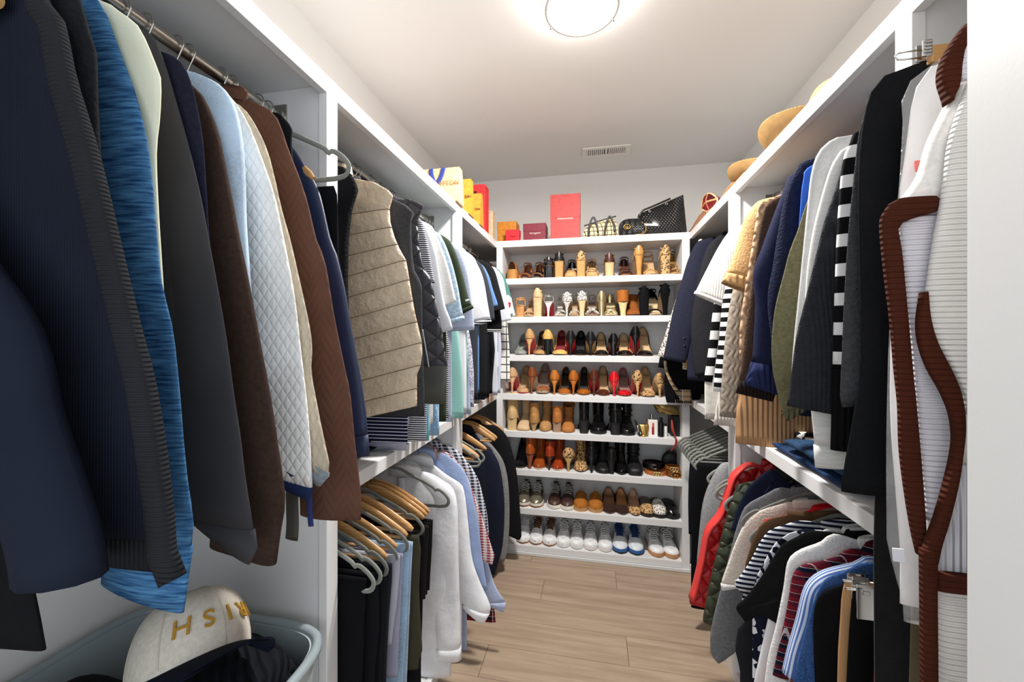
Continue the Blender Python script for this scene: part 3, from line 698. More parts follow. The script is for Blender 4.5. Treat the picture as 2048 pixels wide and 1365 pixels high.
for lab, h, kd, kw, pts, hem, nm, xr_, cf in far:
    G(LU, nm, lab, 't-shirt' if nm != 'shirt' else 'shirt', c(h, kd, **kw), pts, hem=hem, sleeve='short', ref=pts[-2], xref=xr_, sw=(.07,.13,.15,.16), T=.04, bw=.205, cuff=cf, mats={'cuff': c('d8d8d8', 'stripe', col2='222222', p=.012)})
far2 = [
 ('dark navy tee body hanging in the far left bay', '2f3342', 'plain', {}, [(950,560),(965,640),(970,700),(970,765)], 1.085, 't_shirt', -.60),
 ('black tee body beside the lavender tee', '26262a', 'plain', {}, [(965,560),(985,640),(990,700),(985,765)], 1.10, 't_shirt', -.58),
 ('pale lavender tee body close to the shoe cabinet', 'b9bfd2', 'plain', {}, [(985,560),(1000,640),(1003,700),(1001,768)], 1.09, 't_shirt', -.56),
 ('white shirt with black sketch lines nearest the shoe cabinet', 'e6e6e0', 'windowpane', {'col2': '555555', 'p': .05}, [(1000,580),(1015,650),(1019,700),(1020,742)], 1.14, 'shirt', -.545),
 ('blush pink folded hem below the sketch-line shirt', 'd9bfb4', 'plain', {}, [(1000,600),(1014,680),(1018,730),(1018,768)], 1.085, 'shirt', -.57)]
for lab, h, kd, kw, pts, hem, nm, xr_ in far2:
    G(LU, nm, lab, 't-shirt' if nm != 'shirt' else 'shirt', c(h, kd, **kw), pts, hem=hem, sleeve='none', ref=pts[-2], xref=xr_, T=.03)
# ======================================================== upper right, far bay
G(RU, 'jacket', 'cream tweed jacket edge, last on the right rod', 'jacket', c('e6e0d4', 'tweed', col2='6a5a4a', p=.006), [(1400,478),(1381,520),(1362,570),(1345,620),(1330,670),(1315,712)], hem=1.25, ref=(1345,620), Y=2.50, sw=(.07,.10,.10,.08), T=.035)
G(RU, 'coat', 'tan coat edge between tweed jacket and navy blazer', 'coat', c('bd9b70', 'wool'), [(1405,480),(1383,515),(1366,560),(1352,610),(1338,670),(1328,715)], hem=1.26, ref=(1352,610), Y=2.45, T=.03)
G(RU, 'blazer', 'dark navy wool blazer in the far right bay', 'blazer', c('34374a', 'wool'), [(1432,474),(1405,480),(1391,488),(1376,520),(1363,563),(1347,618),(1336,670),(1326,718)], hem=1.2, ref=(1347,618), Y=2.38, sw=(.08,.14,.14,.12), T=.05,
  extra=buttons(.225, -.52, -.56, 2, c('22242c', 'flat', rough=.4)))
G(RU, 'jacket', 'charcoal pinched jacket beside the navy blazer', 'jacket', c('35353a', 'wool'), [(1450,462),(1425,482),(1412,500),(1400,540),(1390,590),(1382,650),(1385,720),(1390,752)], hem=(1400,757), ref=(1390,590), Y=2.26, sw=(.08,.14,.15,.15), T=.05)
G(RU, 'coat', 'long black coat tail at the end of the right rod', 'coat', c('18181b'), [(1405,480),(1380,540),(1362,590),(1345,640),(1325,690),(1316,735)], hem=1.10, ref=(1362,590), Y=2.585, T=.03)
# ======================================================== upper right, middle bay
G(RU, 'sweater', 'white short-sleeved knit with a ribbed fringe cuff', 'sweater', c('eceae6', 'knit', p=.008), [(1478,452),(1458,464),(1436,496),(1413,540),(1397,572),(1389,588)], hem=(1403,749), sleeve='short', ref=(1413,540), xref=.45, sw=(.07,.13,.155,.165), T=.05, cuff=.02, hemband=.05)
G(RU, 'cardigan', 'cream cardigan edged in black and white blocks', 'cardigan', c('dcd9cf', 'knit', p=.006), [(1490,435),(1480,447),(1461,496),(1444,549),(1430,604),(1418,702),(1409,763)], hem=1.09, sleeve='none', ref=(1430,604), xref=.50, T=.04,
  extra=edge_band(.035, c('ececec', 'stripe', col2='202022', p=.075), 'trim'))
G(RU, 'sweater', 'black and white narrow striped sweater sleeve', 'sweater', c('e9e9e9', 'stripe', col2='1d1d20', p=.036), [(1500,430),(1480,480),(1462,540),(1450,580),(1443,620),(1438,680),(1430,740),(1427,783)], ref=(1443,620), xref=.485, sw=(.06,.09,.09,.08), T=.035)
G(RU, 'sweater', 'taupe cable knit sweater with a narrow cable sleeve', 'sweater', c('948a7e', 'cable', p=.014, k=.4), [(1505,425),(1486,500),(1470,560),(1458,620),(1450,680),(1445,740),(1441,800),(1439,833)], ref=(1450,680), xref=.478, sw=(.06,.09,.10,.11), T=.035)
G(RU, 'sweater', 'ivory sweater whose ribbed hem flares onto the shelf below the taupe knit', 'sweater', c('e2ddd4', 'rib', p=.012), [(1500,440),(1470,580),(1452,700),(1438,780),(1430,830),(1427,846)], hem=1.07, sleeve='none', ref=(1438,780), xref=.512, T=.05)
G(RU, 'sweater', 'camel short-sleeved sweater with a ribbed cuff', 'sweater', c('c09a6c', 'fuzzy', k=.6), [(1530,398),(1508,410),(1491,434),(1480,465),(1464,518),(1450,552),(1444,566)], hem=(1456,770), sleeve='short', ref=(1464,518), xref=.452, sw=(.08,.15,.17,.15), T=.06, cuff=.045, hemband=.035, mats={'cuff': c('c09a6c', 'rib', p=.012), 'hem': c('c9a577', 'rib', p=.012)}, bodyx=.25)
G(RU, 'cardigan', 'pale apricot cardigan with open-work rows', 'cardigan', c('c9a585', 'cable', p=.02), [(1534,400),(1517,414),(1508,465),(1497,535),(1486,604),(1480,650),(1478,720)], ref=(1497,535), xref=.462, sw=(.06,.09,.09,.08), T=.035)
G(RU, 'sweater', 'dark brown sweater with a ribbed cuff beside the apricot cardigan', 'sweater', c('5c473c', 'fuzzy', k=.6), [(1545,400),(1525,430),(1512,500),(1502,580),(1492,650),(1484,720),(1477,770),(1473,787)], ref=(1502,580), xref=.462, sw=(.07,.12,.12,.10), T=.045, cuff=.05, mats={'cuff': c('3a2f2b', 'rib', p=.01)})
G(RU, 'sweater', 'caramel ribbed sweater hem standing on the right shelf edge', 'sweater', c('b98f68', 'rib', p=.012), [(1535,430),(1515,560),(1498,680),(1482,760),(1473,820),(1471,855)], hem=1.066, sleeve='none', ref=(1482,760), xref=.505, T=.055)
G(RU, 'sweater', 'navy wool sweater with a turned ribbed cuff', 'sweater', c('2b3052', 'wool'), [(1590,345),(1572,370),(1547,432),(1525,493),(1507,546),(1511,600),(1509,660),(1505,720),(1497,750),(1490,770)], ref=(1525,493), xref=.448, sw=(.08,.135,.13,.125), T=.06, cuff=.065, mats={'cuff': c('2f3763', 'rib', p=.01)})
G(RU, 'cardigan', 'navy boucle cardigan with curly texture', 'cardigan', c('2a3150', 'fuzzy', k=1.4), [(1615,320),(1592,342),(1572,384),(1556,465),(1545,535),(1537,577),(1536,620),(1543,680),(1550,760)], hem=1.24, ref=(1545,535), xref=.448, sw=(.08,.13,.12,.10), T=.055)
G(RU, 'blouse', 'bright cobalt blue blouse showing between navy boucle and olive sweater', 'blouse', c('2f5fc4', rough=.6), [(1625,330),(1606,362),(1600,420),(1597,470),(1594,560)], hem=1.3, ref=(1600,420), Y=1.102, T=.03)
G(RU, 'sweater', 'olive wool sweater with a seamed drop shoulder', 'sweater', c('6f6b50', 'fuzzy', k=.5), [(1650,330),(1614,404),(1594,465),(1580,500),(1567,549),(1550,618),(1543,690),(1546,745),(1556,790),(1565,828),(1577,842)], ref=(1550,618), xref=.432, sw=(.08,.14,.145,.11), T=.06, cuff=.03, mats={'cuff': c('63604a', 'rib', p=.01)})
G(RU, 'sweatshirt', 'light grey sweatshirt with a rounded shoulder beneath the top shelf', 'sweatshirt', c('c3c4c4', 'wool', k=.6), [(1699,271),(1666,278),(1637,304),(1622,348),(1614,421),(1606,500),(1596,600),(1588,680),(1582,760)], ref=(1614,421), Y=1.03, sw=(.085,.13,.12,.10), T=.055)
G(RU, 'sweatshirt', 'off-white marled sweatshirt with a long turned cuff over the jeans', 'sweatshirt', c('cfcecb', 'heather', col2='e2e0dc'), [(1704,290),(1686,296),(1662,332),(1642,396),(1624,470),(1612,560),(1610,680),(1618,780),(1628,880),(1632,935)], ref=(1642,396), Y=1.0, sw=(.08,.12,.12,.11), T=.05, cuff=.07, mats={'cuff': c('d0d0cc', 'heather', col2='e6e6e2')})
G(RU, 'sweater', 'charcoal knit sweater with a wide flared sleeve', 'sweater', c('3b3c42', 'knit', p=.008), [(1706,296),(1686,330),(1667,390),(1648,445),(1632,510),(1614,585),(1592,676),(1579,777),(1573,812)], ref=(1614,585), Y=.972, sw=(.07,.14,.17,.18), T=.06)
G(RU, 'sweater', 'black sweater with bold white stripes down its sleeve', 'sweater', c('eaeaea', 'stripe', col2='1c1c1f', p=.060, k=.86), [(1722,258),(1703,280),(1686,320),(1678,403),(1674,470),(1670,560),(1666,700),(1665,828),(1663,900)], ref=(1678,403), Y=.944, sw=(.07,.10,.10,.09), T=.04, cuff=.185, mats={'cuff': c('1c1c1f', 'rib', p=.008)})
G(RU, 'cardigan', 'dark grey fuzzy cardigan sleeve beside the striped sweater', 'cardigan', c('48494c', 'fuzzy'), [(1760,170),(1736,210),(1718,265),(1706,366),(1696,470),(1688,600),(1683,720),(1680,800),(1684,815)], ref=(1706,366), xref=.46, sw=(.08,.10,.09,.08), T=.05)
G(RU, 'coat', 'black wool blazer with a big rounded shoulder and sleeve buttons', 'blazer', c('202226', 'wool'), [(1885,108),(1805,128),(1765,154),(1741,185),(1727,230),(1718,300),(1715,400),(1718,560),(1722,740),(1706,830),(1692,905),(1682,965)], hem=(1700,985), sleeve='none', Y=.818, T=.05, bw=.3, hlabel='wooden clip hanger above the black wool blazer', hang='wood',
  extra=buttons(.14, -.76, -.80, 2, c('15161a', 'flat', rough=.35), rad=.009))
# ======================================================== upper right, near bay
G(RU, 'dress', 'long black velvet dress falling past the shelf', 'dress', c('1d1d20', 'velvet', sheen=.3), [(1880,170),(1820,215),(1785,300),(1770,450),(1765,620),(1758,800),(1750,940),(1746,1100),(1748,1365),(1748,1500)], hem=.35, sleeve='none', Y=.842, T=.02)
# ======================================================== upper right, near bay: the cardigan and the covered shirt
def slab(rows, Y, xr, mat, name, root, th=.014, zoff=0):
    """a layer of cloth between two photo edges (uL, uR, v) at depth Y, as a rounded slab"""
    A = smooth_path([(a, b, v) for a, b, v in rows], 40); r = []
    for a, b, v in A:
        p, q = onY(a, v, Y), onY(b, v, Y); K = 20; ring = []
        for k in range(K):
            ca, sa = sup(2*PI*k/K, 2.8); ring.append(((p.x+q.x)/2-xr+ca*(q.x-p.x)/2, (Y-YC[0])+sa*th/2, (p.z+q.z)/2+0*sa))
        r.append(ring)
    return MB().loft(r).build(name, mat, root, True)
YC = [0]
def px_panel(rows, dy, mat, name, th=.014):
    def f(root, g, d):
        YC[0] = g['Y']; slab(rows, g['Y']+dy, g['xr'], mat, name, root, th)
    return f
WRIB = c('e9e7e4', 'ribz', p=.0075); SHADE_RIB = c('dcdae4', 'ribz', p=.0075); BRIB = c('5e3021', 'ribz', p=.008); WPL = c('e8e5e2', 'wool', k=.5)  # lavender rib is the white rib with shadow tone put into its colour
G(RU, 'shirt', 'white shirt under clear plastic beside the brown-trimmed cardigan', 'shirt', c('efedee'), [(1885,110),(1850,145),(1826,185),(1820,227),(1808,320),(1800,370),(1790,500),(1781,620),(1779,800),(1782,875),(1800,1100)], hem=1.0, sleeve='none', Y=.775, T=.035, collar='shirt', bw=.3,
  extra=px_panel([(1829,1841,322),(1829,1842,333),(1831,1840,343)], -.026, c('e03a2a', 'flat'), 'red_tag', .004))
G(RU, 'cardigan', 'white ribbed cardigan with broad brown trim, nearest on the right rod', 'cardigan', WPL, [(1945,110),(1935,200),(1925,300),(1900,420),(1860,560),(1850,700),(1850,1000),(1850,1365),(1850,1420)], hem=.72, sleeve='none', Y=.71, T=.05, bw=.4, collar='band', mats={'collar': BRIB},
  extra=many(
   px_panel([(1905,1960,176),(1890,1960,210),(1857,1960,278),(1835,1950,348),(1806,1890,392),(1800,1880,405)], -.02, WPL, 'sleeve', .03),
   px_panel([(1793,1884,425),(1798,1878,470),(1805,1868,530),(1812,1858,610),(1822,1862,690),(1828,1885,760),(1834,1905,830),(1839,1905,900),(1846,1888,975),(1850,1866,1040)], -.026, SHADE_RIB, 'inner_rib', .014),
   px_panel([(1796,1872,396),(1774,1881,408),(1765,1880,424),(1761,1836,436),(1760,1797,452),(1762,1798,480),(1765,1803,512),(1772,1809,575),(1779,1814,629),(1789,1824,743),(1796,1831,811),(1799,1839,900),(1810,1846,990),(1822,1850,1060),(1834,1852,1110)], -.036, BRIB, 'front_band', .014),
   px_panel([(1936,1965,165),(1914,1963,225),(1896,1960,290),(1881,1960,400),(1868,1960,470),(1857,1960,540),(1848,1960,612),(1855,1960,660),(1880,1960,705),(1906,1960,750),(1924,1960,790),(1935,1960,830)], -.044, WRIB, 'front_panel', .016),
   px_panel([(1843,1851,585),(1834,1859,640),(1837,1874,688),(1854,1900,738),(1878,1918,780),(1897,1926,822),(1905,1927,862),(1904,1923,900),(1891,1915,960),(1868,1896,1040),(1850,1882,1085),(1842,1873,1125)], -.052, BRIB, 'front_band', .015),
   px_panel([(1840,1873,1100),(1841,1872,1180),(1842,1873,1280),(1843,1874,1420)], -.056, BRIB, 'front_band', .014),
   px_panel([(1915,1960,930),(1898,1960,990),(1876,1960,1060),(1868,1960,1120),(1866,1960,1165)], -.036, c('cfd0db', 'rib', p=.008), 'pocket', .014),
   px_panel([(1868,1960,1150),(1867,1960,1168),(1868,1960,1184)], -.05, BRIB, 'pocket_band', .014),
   px_panel([(1870,1960,1178),(1872,1960,1260),(1874,1960,1420)], -.036, WRIB, 'lower_front', .016),
   px_panel([(1926,1960,50),(1907,1960,74),(1889,1932,104),(1878,1922,133),(1876,1918,158),(1882,1913,180),(1890,1903,197),(1895,1898,208)], -.03, BRIB, 'collar_trim', .02),
   px_panel([(1930,1960,62),(1918,1960,90),(1917,1960,130),(1921,1960,160)], -.034, SHADE_RIB, 'collar_lining', .012)))
def plastic():
    t = NT('clear_plastic'); b = t.b; b.inputs['Base Color'].default_value = (.95, .96, .97, 1); b.inputs['Roughness'].default_value = .12
    b.inputs['Alpha'].default_value = .16; b.inputs['Specular IOR Level'].default_value = .9
    t.bump(t.noise(scale=22, detail=4), 1.0, .02); return t.m
G(RU, 'garment_cover', 'clear plastic dry-cleaning cover over the white shirt', 'garment cover', plastic(), [(1872,118),(1838,142),(1812,172),(1802,198),(1806,230),(1800,350),(1789,470),(1777,700),(1773,900),(1773,1086),(1790,1150),(1808,1210),(1830,1228)], hem=.985, sleeve='none', Y=.752, T=.03, amp=.012, bw=.4, collar=None, hang=None,
  extra=px_panel([(1784,1808,1098),(1785,1810,1112),(1786,1811,1124)], -.02, c('dfe3ea', 'flat'), 'paper_tag', .003))
G(RU, 'trousers', 'khaki trouser leg hanging low beside the brown cardigan trim', 'trousers', c('5d5340'), [(1850,1000),(1830,1100),(1822,1220),(1818,1365),(1816,1450)], hem=.6, sleeve='pants', Y=.80, T=.02, collar=None, hang=None)
def clip_hanger_top():
    Y = .80; r = thing('skirt_hanger', 'steel clip and wooden bar of a skirt hanger in front of the near right stile', 'clothes hanger', (RODX_R, Y, 0))
    L = lambda u, v: (lambda p: (p.x-RODX_R, 0, p.z))(onY(u, v, Y))
    hook_mesh(r, RODU, L(1900, 102)[2]+.01, -1)
    MB().tube([L(1842, 100), L(1812, 104), L(1796, 107), L(1790, 113), L(1796, 120), L(1812, 119), L(1842, 115)], .0014, 8).build('wire_loop', CHROME, r, True)
    a, b = L(1838, 87), L(1857, 117); m = MB()
    for yy in (-.007, .007): m.box(a[0], b[0], yy-.0015, yy+.0015, b[2], a[2])
    for k in range(5):
        z = a[2]+(b[2]-a[2])*(k+.5)/5; m.box(a[0]+.001, b[0]-.001, -.0105, -.0085, z-.0012, z+.0012)
    m.build('clip', CHROME, r, bevel=.0006)
    a, b = L(1857, 94), L(2010, 111)
    MB().box(a[0], b[0], -.006, .006, b[2], a[2]).build('bar', WOOD_L, r, bevel=.003)
clip_hanger_top()
# ======================================================== lower left, middle bay: trousers and shirts
def TR(lab, h, pts, Y, hang, kd='plain', hem=.25, kw={}, light=False, T=.03):
    G(LD, 'jeans' if 'jean' in lab else 'trousers', lab, 'trousers', c(h, kd, **kw), pts, hem=hem, sleeve='pants', Y=Y, T=T, collar=None, hang=hang, hz=RODD-(.046 if hang == 'velvet' else .062), hh=.21, light=light, amp=.006)
TR('black trousers folded over the first velvet hanger beside the divider', '1b1c20', [(733,1158),(731,1180),(728,1259),(724,1365),(722,1420)], .935, 'velvet', light=True)
TR('black trousers on the second velvet hanger from the divider', '202126', [(756,1148),(757,1180),(758,1259),(750,1339),(748,1420)], .968, 'velvet', light=True)
TR('dark ink trousers on the third velvet hanger', '23252d', [(774,1130),(774,1160),(769,1219),(764,1319),(762,1400)], 1.0, 'velvet')
TR('charcoal trousers on the first wooden hanger below the brown quilted sleeve', '34343a', [(785,1128),(784,1160),(779,1219),(774,1319),(772,1400)], 1.03, 'wood')
TR('pale grey trousers with a turned white cuff', 'a9abb8', [(800,1112),(799,1150),(793,1219),(786,1265),(784,1288)], 1.058, 'velvet', hem=(784,1287))
TR('lavender grey trousers ending low beside the light jeans', '9898ac', [(806,1108),(804,1150),(800,1250),(797,1310),(796,1350)], 1.086, 'wood', hem=(796,1352))
TR('light washed jeans with worn patches', '7f9ab4', [(820,1090),(818,1120),(816,1179),(812,1279),(806,1365),(804,1420)], 1.125, 'velvet', 'denim', kw={'col2': 'a9bfd2'})
TR('pale blue jeans behind the worn pair', '8fa6bd', [(826,1084),(824,1120),(820,1200),(816,1300),(812,1400)], 1.155, 'wood', 'denim', kw={'col2': 'b2c4d4'})
TR('olive green cargo trousers with a stitched knee seam', '4e4a3a', [(838,1072),(842,1100),(838,1179),(841,1240),(845,1300),(838,1325)], 1.195, 'wood', hem=(830,1335))
TR('black trousers behind the olive cargo trousers', '26262a', [(850,1064),(851,1100),(846,1179),(844,1260),(842,1330)], 1.235, 'velvet')
TR('dark brown trousers on the third last wooden hanger of the row', '3c3530', [(858,1052),(856,1090),(852,1160),(850,1240)], 1.28, 'wood', hem=.55)
TR('black trousers on the second last wooden hanger of the row', '232327', [(862,1046),(860,1090),(856,1160),(852,1240)], 1.303, 'wood', hem=.55)
TR('charcoal trousers on the last wooden hanger before the white shirts', '2c2c30', [(866,1040),(864,1090),(860,1160),(856,1240)], 1.327, 'wood', hem=.55)
hanger('velvet', RODX_L, 1.462, RODD, 1, 'bare grey velvet hanger hanging in front of the white dress shirts', zn=RODD-.046, half=.215, light=False)
WH = c('e9ebef', 'crumple', k=.2)
G(LD, 'dress_shirt', 'white dress shirt with buttoned cuff hanging straight, front of the shirts', 'shirt', WH, [(862,948),(885,962),(905,978),(914,1010),(916,1060),(917,1130),(919,1200),(921,1270),(920,1320)], hem=(880,1345), sleeve='long', ref=(905,978), xref=-.565, sw=(.08,.14,.125,.105), T=.06, collar='shirt', cuff=.075, amp=.013, hang='wire', hz=RODD-.06, hh=.2,
  extra=many(placket(.0, .03, -.03, WH), buttons(.0, -.08, -.62, 7, c('c9ccd2', 'flat', rough=.3))))
G(LD, 'dress_shirt', 'white dress shirt with folded-back cuff swinging over the aisle', 'shirt', c('eceef2', 'crumple', k=.2), [(890,948),(912,962),(927,978),(936,1043),(944,1115),(958,1160),(978,1205),(981,1222),(968,1246)], hem=(930,1320), sleeve='long', ref=(927,978), xref=-.562, sw=(.08,.14,.13,.11), T=.06, collar='shirt', cuff=.06, amp=.013, hang='wire', hz=RODD-.06, hh=.2)
G(LD, 'dress_shirt', 'pale blue dress shirt with its cuff reaching furthest over the floor', 'shirt', c('aebad6', 'crumple', k=.2), [(896,930),(918,950),(935,975),(955,1040),(971,1107),(987,1163),(999,1188),(1011,1205),(1006,1225)], hem=(950,1318), sleeve='long', ref=(935,975), xref=-.562, sw=(.08,.13,.125,.1), T=.05, collar='shirt', cuff=.05, amp=.012, hang='wire', hz=RODD-.06, hh=.2)
G(LD, 'dress_shirt', 'white shirt with fine brown and blue check', 'shirt', c('e8e6e4', 'windowpane', col2='8f8798', p=.012), [(880,915),(905,928),(925,945),(940,985),(950,1050),(958,1120),(968,1180)], ref=(925,945), xref=-.578, hem=.42, T=.025, collar='shirt', hang='wire', hz=RODD-.06, hh=.2)
G(LD, 'dress_shirt', 'sky blue oxford shirt between fine check and red gingham', 'shirt', c('9fb2d8', 'crumple', k=.2), [(888,908),(912,924),(930,945),(945,990),(957,1050),(965,1120),(975,1180)], ref=(930,945), xref=-.566, hem=.42, T=.025, collar='shirt', hang='wood', hz=RODD-.062, hh=.2)
G(LD, 'dress_shirt', 'red and white gingham shirt', 'shirt', c('ece6e6', 'gingham', col2='a82a36', p=.012), [(893,905),(915,924),(935,956),(955,1008),(971,1056),(985,1100),(989,1112),(985,1130)], ref=(935,956), xref=-.556, hem=.5, T=.035, collar='shirt', hang='wood', hz=RODD-.062, hh=.2, sw=(.08,.13,.12,.11))
G(LD, 'dress_shirt', 'dark red plaid flannel shirt whose hem shows under the pale blue cuff', 'shirt', c('7c1f26', 'plaid', col2='1d2030', p=.03), [(900,915),(925,950),(950,1010),(970,1090),(985,1180),(993,1262)], hem=(990,1266), sleeve='none', ref=(985,1180), xref=-.50, T=.03, collar='shirt', hang='wood', hz=RODD-.062, hh=.2)
G(LD, 'dress_shirt', 'navy and white gingham shirt at the end of the shirts', 'shirt', c('dcdee6', 'gingham', col2='232a4c', p=.014), [(893,890),(915,902),(935,924),(955,956),(967,996),(974,1030),(978,1070)], ref=(945,940), xref=-.556, hem=.5, T=.03, collar='shirt', hang='wood', hz=RODD-.062, hh=.2)
# lower left, far bay: suits
G(LD, 'suit_jacket', 'dark navy suit jacket, first of the three suits', 'suit jacket', c('2b3145', 'wool'), [(965,885),(985,905),(999,932),(1007,980),(1009,1028),(1005,1092),(995,1131),(990,1150)], hem=.27, ref=(1000,940), xref=-.545, sw=(.09,.15,.14,.125), T=.05, collar='shirt', hz=RODD-.062, hh=.2)
G(LD, 'suit_jacket', 'grey herringbone suit jacket between navy and black suits', 'suit jacket', c('8c8b8a', 'tweed', col2='75757a', p=.004), [(968,876),(986,893),(1007,924),(1017,972),(1019,1044),(1015,1100),(1009,1124)], hem=.25, ref=(1007,924), xref=-.535, sw=(.09,.14,.14,.125), T=.035, collar='shirt', hz=RODD-.062, hh=.2, extra=buttons(.2, -.5, -.56, 3, c('3a332c', 'flat', rough=.4)))
G(LD, 'suit_jacket', 'black suit jacket closest to the shoe cabinet', 'suit jacket', c('26262a', 'wool'), [(985,850),(1000,858),(1017,880),(1031,932),(1037,980),(1040,1020),(1043,1072),(1040,1080)], hem=(1010,1098), ref=(1028,920), xref=-.495, sw=(.09,.15,.15,.14), T=.06, collar='shirt', hz=RODD-.062, hh=.2)
for k, (Y, kd, lab) in enumerate(((1.945, 'velvet', 'bare grey velvet hanger nearest in the far left lower bay'), (1.985, 'wood', 'bare wooden hanger between two velvet hangers in the far left bay'), (2.02, 'velvet', 'second bare velvet hanger in the far left lower bay'), (2.13, 'wood', 'wooden hanger with bare bar in front of the navy suit jacket'), (2.565, 'wood', 'empty wooden hanger behind the black suit jacket'))):
    hanger(kd, RODX_L, Y, RODD, 1, lab, zn=RODD-(.046 if kd == 'velvet' else .062), half=.2, light=True)
# ======================================================== lower right, far bay
for k in range(9):
    hanger('velvet', RODX_R, 2.50-.05*k, RODD, -1, 'empty grey velvet hanger in the tight row beside the shoe cabinet', zn=RODD-.046, half=.212, group='empty velvet hangers in the far right bay', light=k > 4)
VH = dict(hang='velvet', hz=RODD-.046, hh=.2, light=True)
G(RD, 'trousers', 'long dark navy trousers under the empty velvet hangers', 'trousers', c('20222c'), [(1380,918),(1377,960),(1376,1010),(1377,1065)], hem=(1385,1068), sleeve='pants', Y=2.26, T=.03, collar=None, hang=None)
G(RD, 'trousers', 'black trousers reaching the base board in the far right bay', 'trousers', c('1a1b1f'), [(1390,925),(1385,1000),(1383,1080),(1382,1126)], hem=.12, sleeve='pants', Y=2.1, T=.03, collar=None, hang=None)
G(RD, 'hoodie', 'mid grey hoodie hanging beside the white stile', 'hoodie', c('8f9092', 'wool', k=.5), [(1452,925),(1434,938),(1418,968),(1405,1010),(1398,1070),(1394,1120),(1393,1170),(1400,1200)], ref=(1418,968), xref=.50, sw=(.08,.15,.15,.12), T=.06, hem=.35, **VH)
# lower right, middle bay
G(RD, 'tank_top', 'white tank top between grey hoodie and red vest', 'top', c('e4e4e6'), [(1470,945),(1452,985),(1438,1020),(1422,1050),(1412,1080),(1405,1110)], hem=.55, sleeve='none', ref=(1438,1020), Y=1.79, T=.03, **VH)
G(RD, 'vest', 'bright red quilted vest with bands along its armhole', 'vest', c('c4121c', 'quilt', p=.055, rough=.42), [(1500,925),(1468,945),(1458,965),(1450,990),(1436,1028),(1412,1060),(1400,1115),(1388,1167),(1379,1196),(1392,1206)], hem=(1404,1212), sleeve='none', ref=(1450,980), xref=.51, T=.07, collar='stand', Y=1.745, hang='velvet', hz=RODD-.046, hh=.215, light=True, extra=edge_band(.022, c('e0403c', rough=.5), 'binding'), bw=.4)
G(RD, 'vest', 'olive quilted vest whose hem shows beside the red vest', 'vest', c('3c4630', 'quilt', p=.05, rough=.5), [(1508,935),(1478,965),(1462,1000),(1446,1060),(1430,1120),(1416,1180),(1406,1234),(1416,1243)], hem=(1420,1246), sleeve='none', ref=(1462,1000), xref=.50, T=.06, collar='stand', hang='velvet', hz=RODD-.046, hh=.215, light=True, bw=.4)
G(RD, 'blouse', 'navy blouse shoulder tucked between olive vest and grey tee', 'blouse', c('252c48'), [(1545,940),(1510,962),(1490,985),(1474,1020),(1462,1060)], hem=.45, sleeve='short', ref=(1490,985), xref=.505, T=.03, **VH)
G(RD, 'sweater', 'heather grey sweater with a long limp sleeve', 'sweater', c('77787b', 'wool', k=.6), [(1560,975),(1530,990),(1508,1001),(1488,1017),(1472,1060),(1460,1107),(1441,1179),(1427,1235),(1420,1279),(1424,1312),(1436,1328)], ref=(1488,1017), xref=.50, sw=(.08,.15,.15,.12), T=.06, hem=.30, **VH)
G(RD, 'top', 'cream fluffy top with scalloped sleeve edge', 'top', c('f2eadc', 'fuzzy', k=.5), [(1575,1004),(1550,1011),(1520,1021),(1492,1044),(1472,1083),(1456,1127),(1443,1165),(1446,1182)], hem=.42, sleeve='short', ref=(1492,1044), xref=.505, sw=(.08,.14,.15,.13), T=.06, cuff=.03, mats={'cuff': c('f0efec', 'fuzzy')}, **VH)
G(RD, 'camisole', 'brown camisole squeezed beside the cream fluffy top', 'top', c('6a4f38'), [(1572,1022),(1548,1032),(1520,1050),(1505,1080),(1490,1130)], hem=.5, sleeve='none', ref=(1520,1050), xref=.50, T=.025, **VH)
G(RD, 'tank_top', 'bright red tank top draped over a velvet hanger', 'top', c('cc1a22'), [(1632,1018),(1600,1026),(1560,1034),(1528,1040),(1526,1062),(1545,1075)], hem=.7, sleeve='none', ref=(1528,1042), xref=.515, T=.025, hang='velvet', hz=RODD-.046, hh=.215, light=True)
G(RD, 't_shirt', 'white tee with navy stripes on its sleeve', 't-shirt', c('e9ecf2', 'stripe', col2='272f4c', p=.014), [(1600,1042),(1570,1050),(1540,1061),(1522,1082),(1500,1123),(1482,1150),(1470,1170),(1485,1188)], hem=.42, sleeve='short', ref=(1530,1072), xref=.50, sw=(.08,.12,.13,.12), T=.045, **VH)
G(RD, 'top', 'navy and white spotted top beside the striped tee', 'top', c('20263c', 'tweed', col2='d8dae0', p=.016), [(1608,1058),(1580,1066),(1552,1084),(1535,1112),(1515,1150),(1505,1180)], hem=.45, sleeve='none', ref=(1552,1084), xref=.49, T=.03, **VH)
G(RD, 'sweater', 'black draped sweater with wide sleeves', 'sweater', c('232325', 'wool'), [(1625,1062),(1590,1076),(1562,1092),(1545,1118),(1520,1158),(1492,1195),(1472,1216),(1490,1245),(1508,1258)], ref=(1562,1092), xref=.495, sw=(.09,.16,.18,.16), T=.07, hem=.42, **VH)
G(RD, 'trousers', 'charcoal wide trousers under the black draped sweater', 'trousers', c('36363c'), [(1560,1150),(1500,1230),(1475,1260),(1470,1300),(1480,1340)], hem=.2, sleeve='pants', Y=1.33, T=.03, collar=None, hang=None)
G(RD, 't_shirt', 'long white tee with a smooth pale shoulder, first of the white tops', 't-shirt', c('e6e6e8'), [(1655,1058),(1620,1078),(1580,1094),(1557,1115),(1550,1163),(1538,1227),(1522,1299),(1508,1365),(1500,1420)], ref=(1565,1105), xref=.50, sw=(.08,.12,.12,.11), T=.05, hem=.3, **VH)
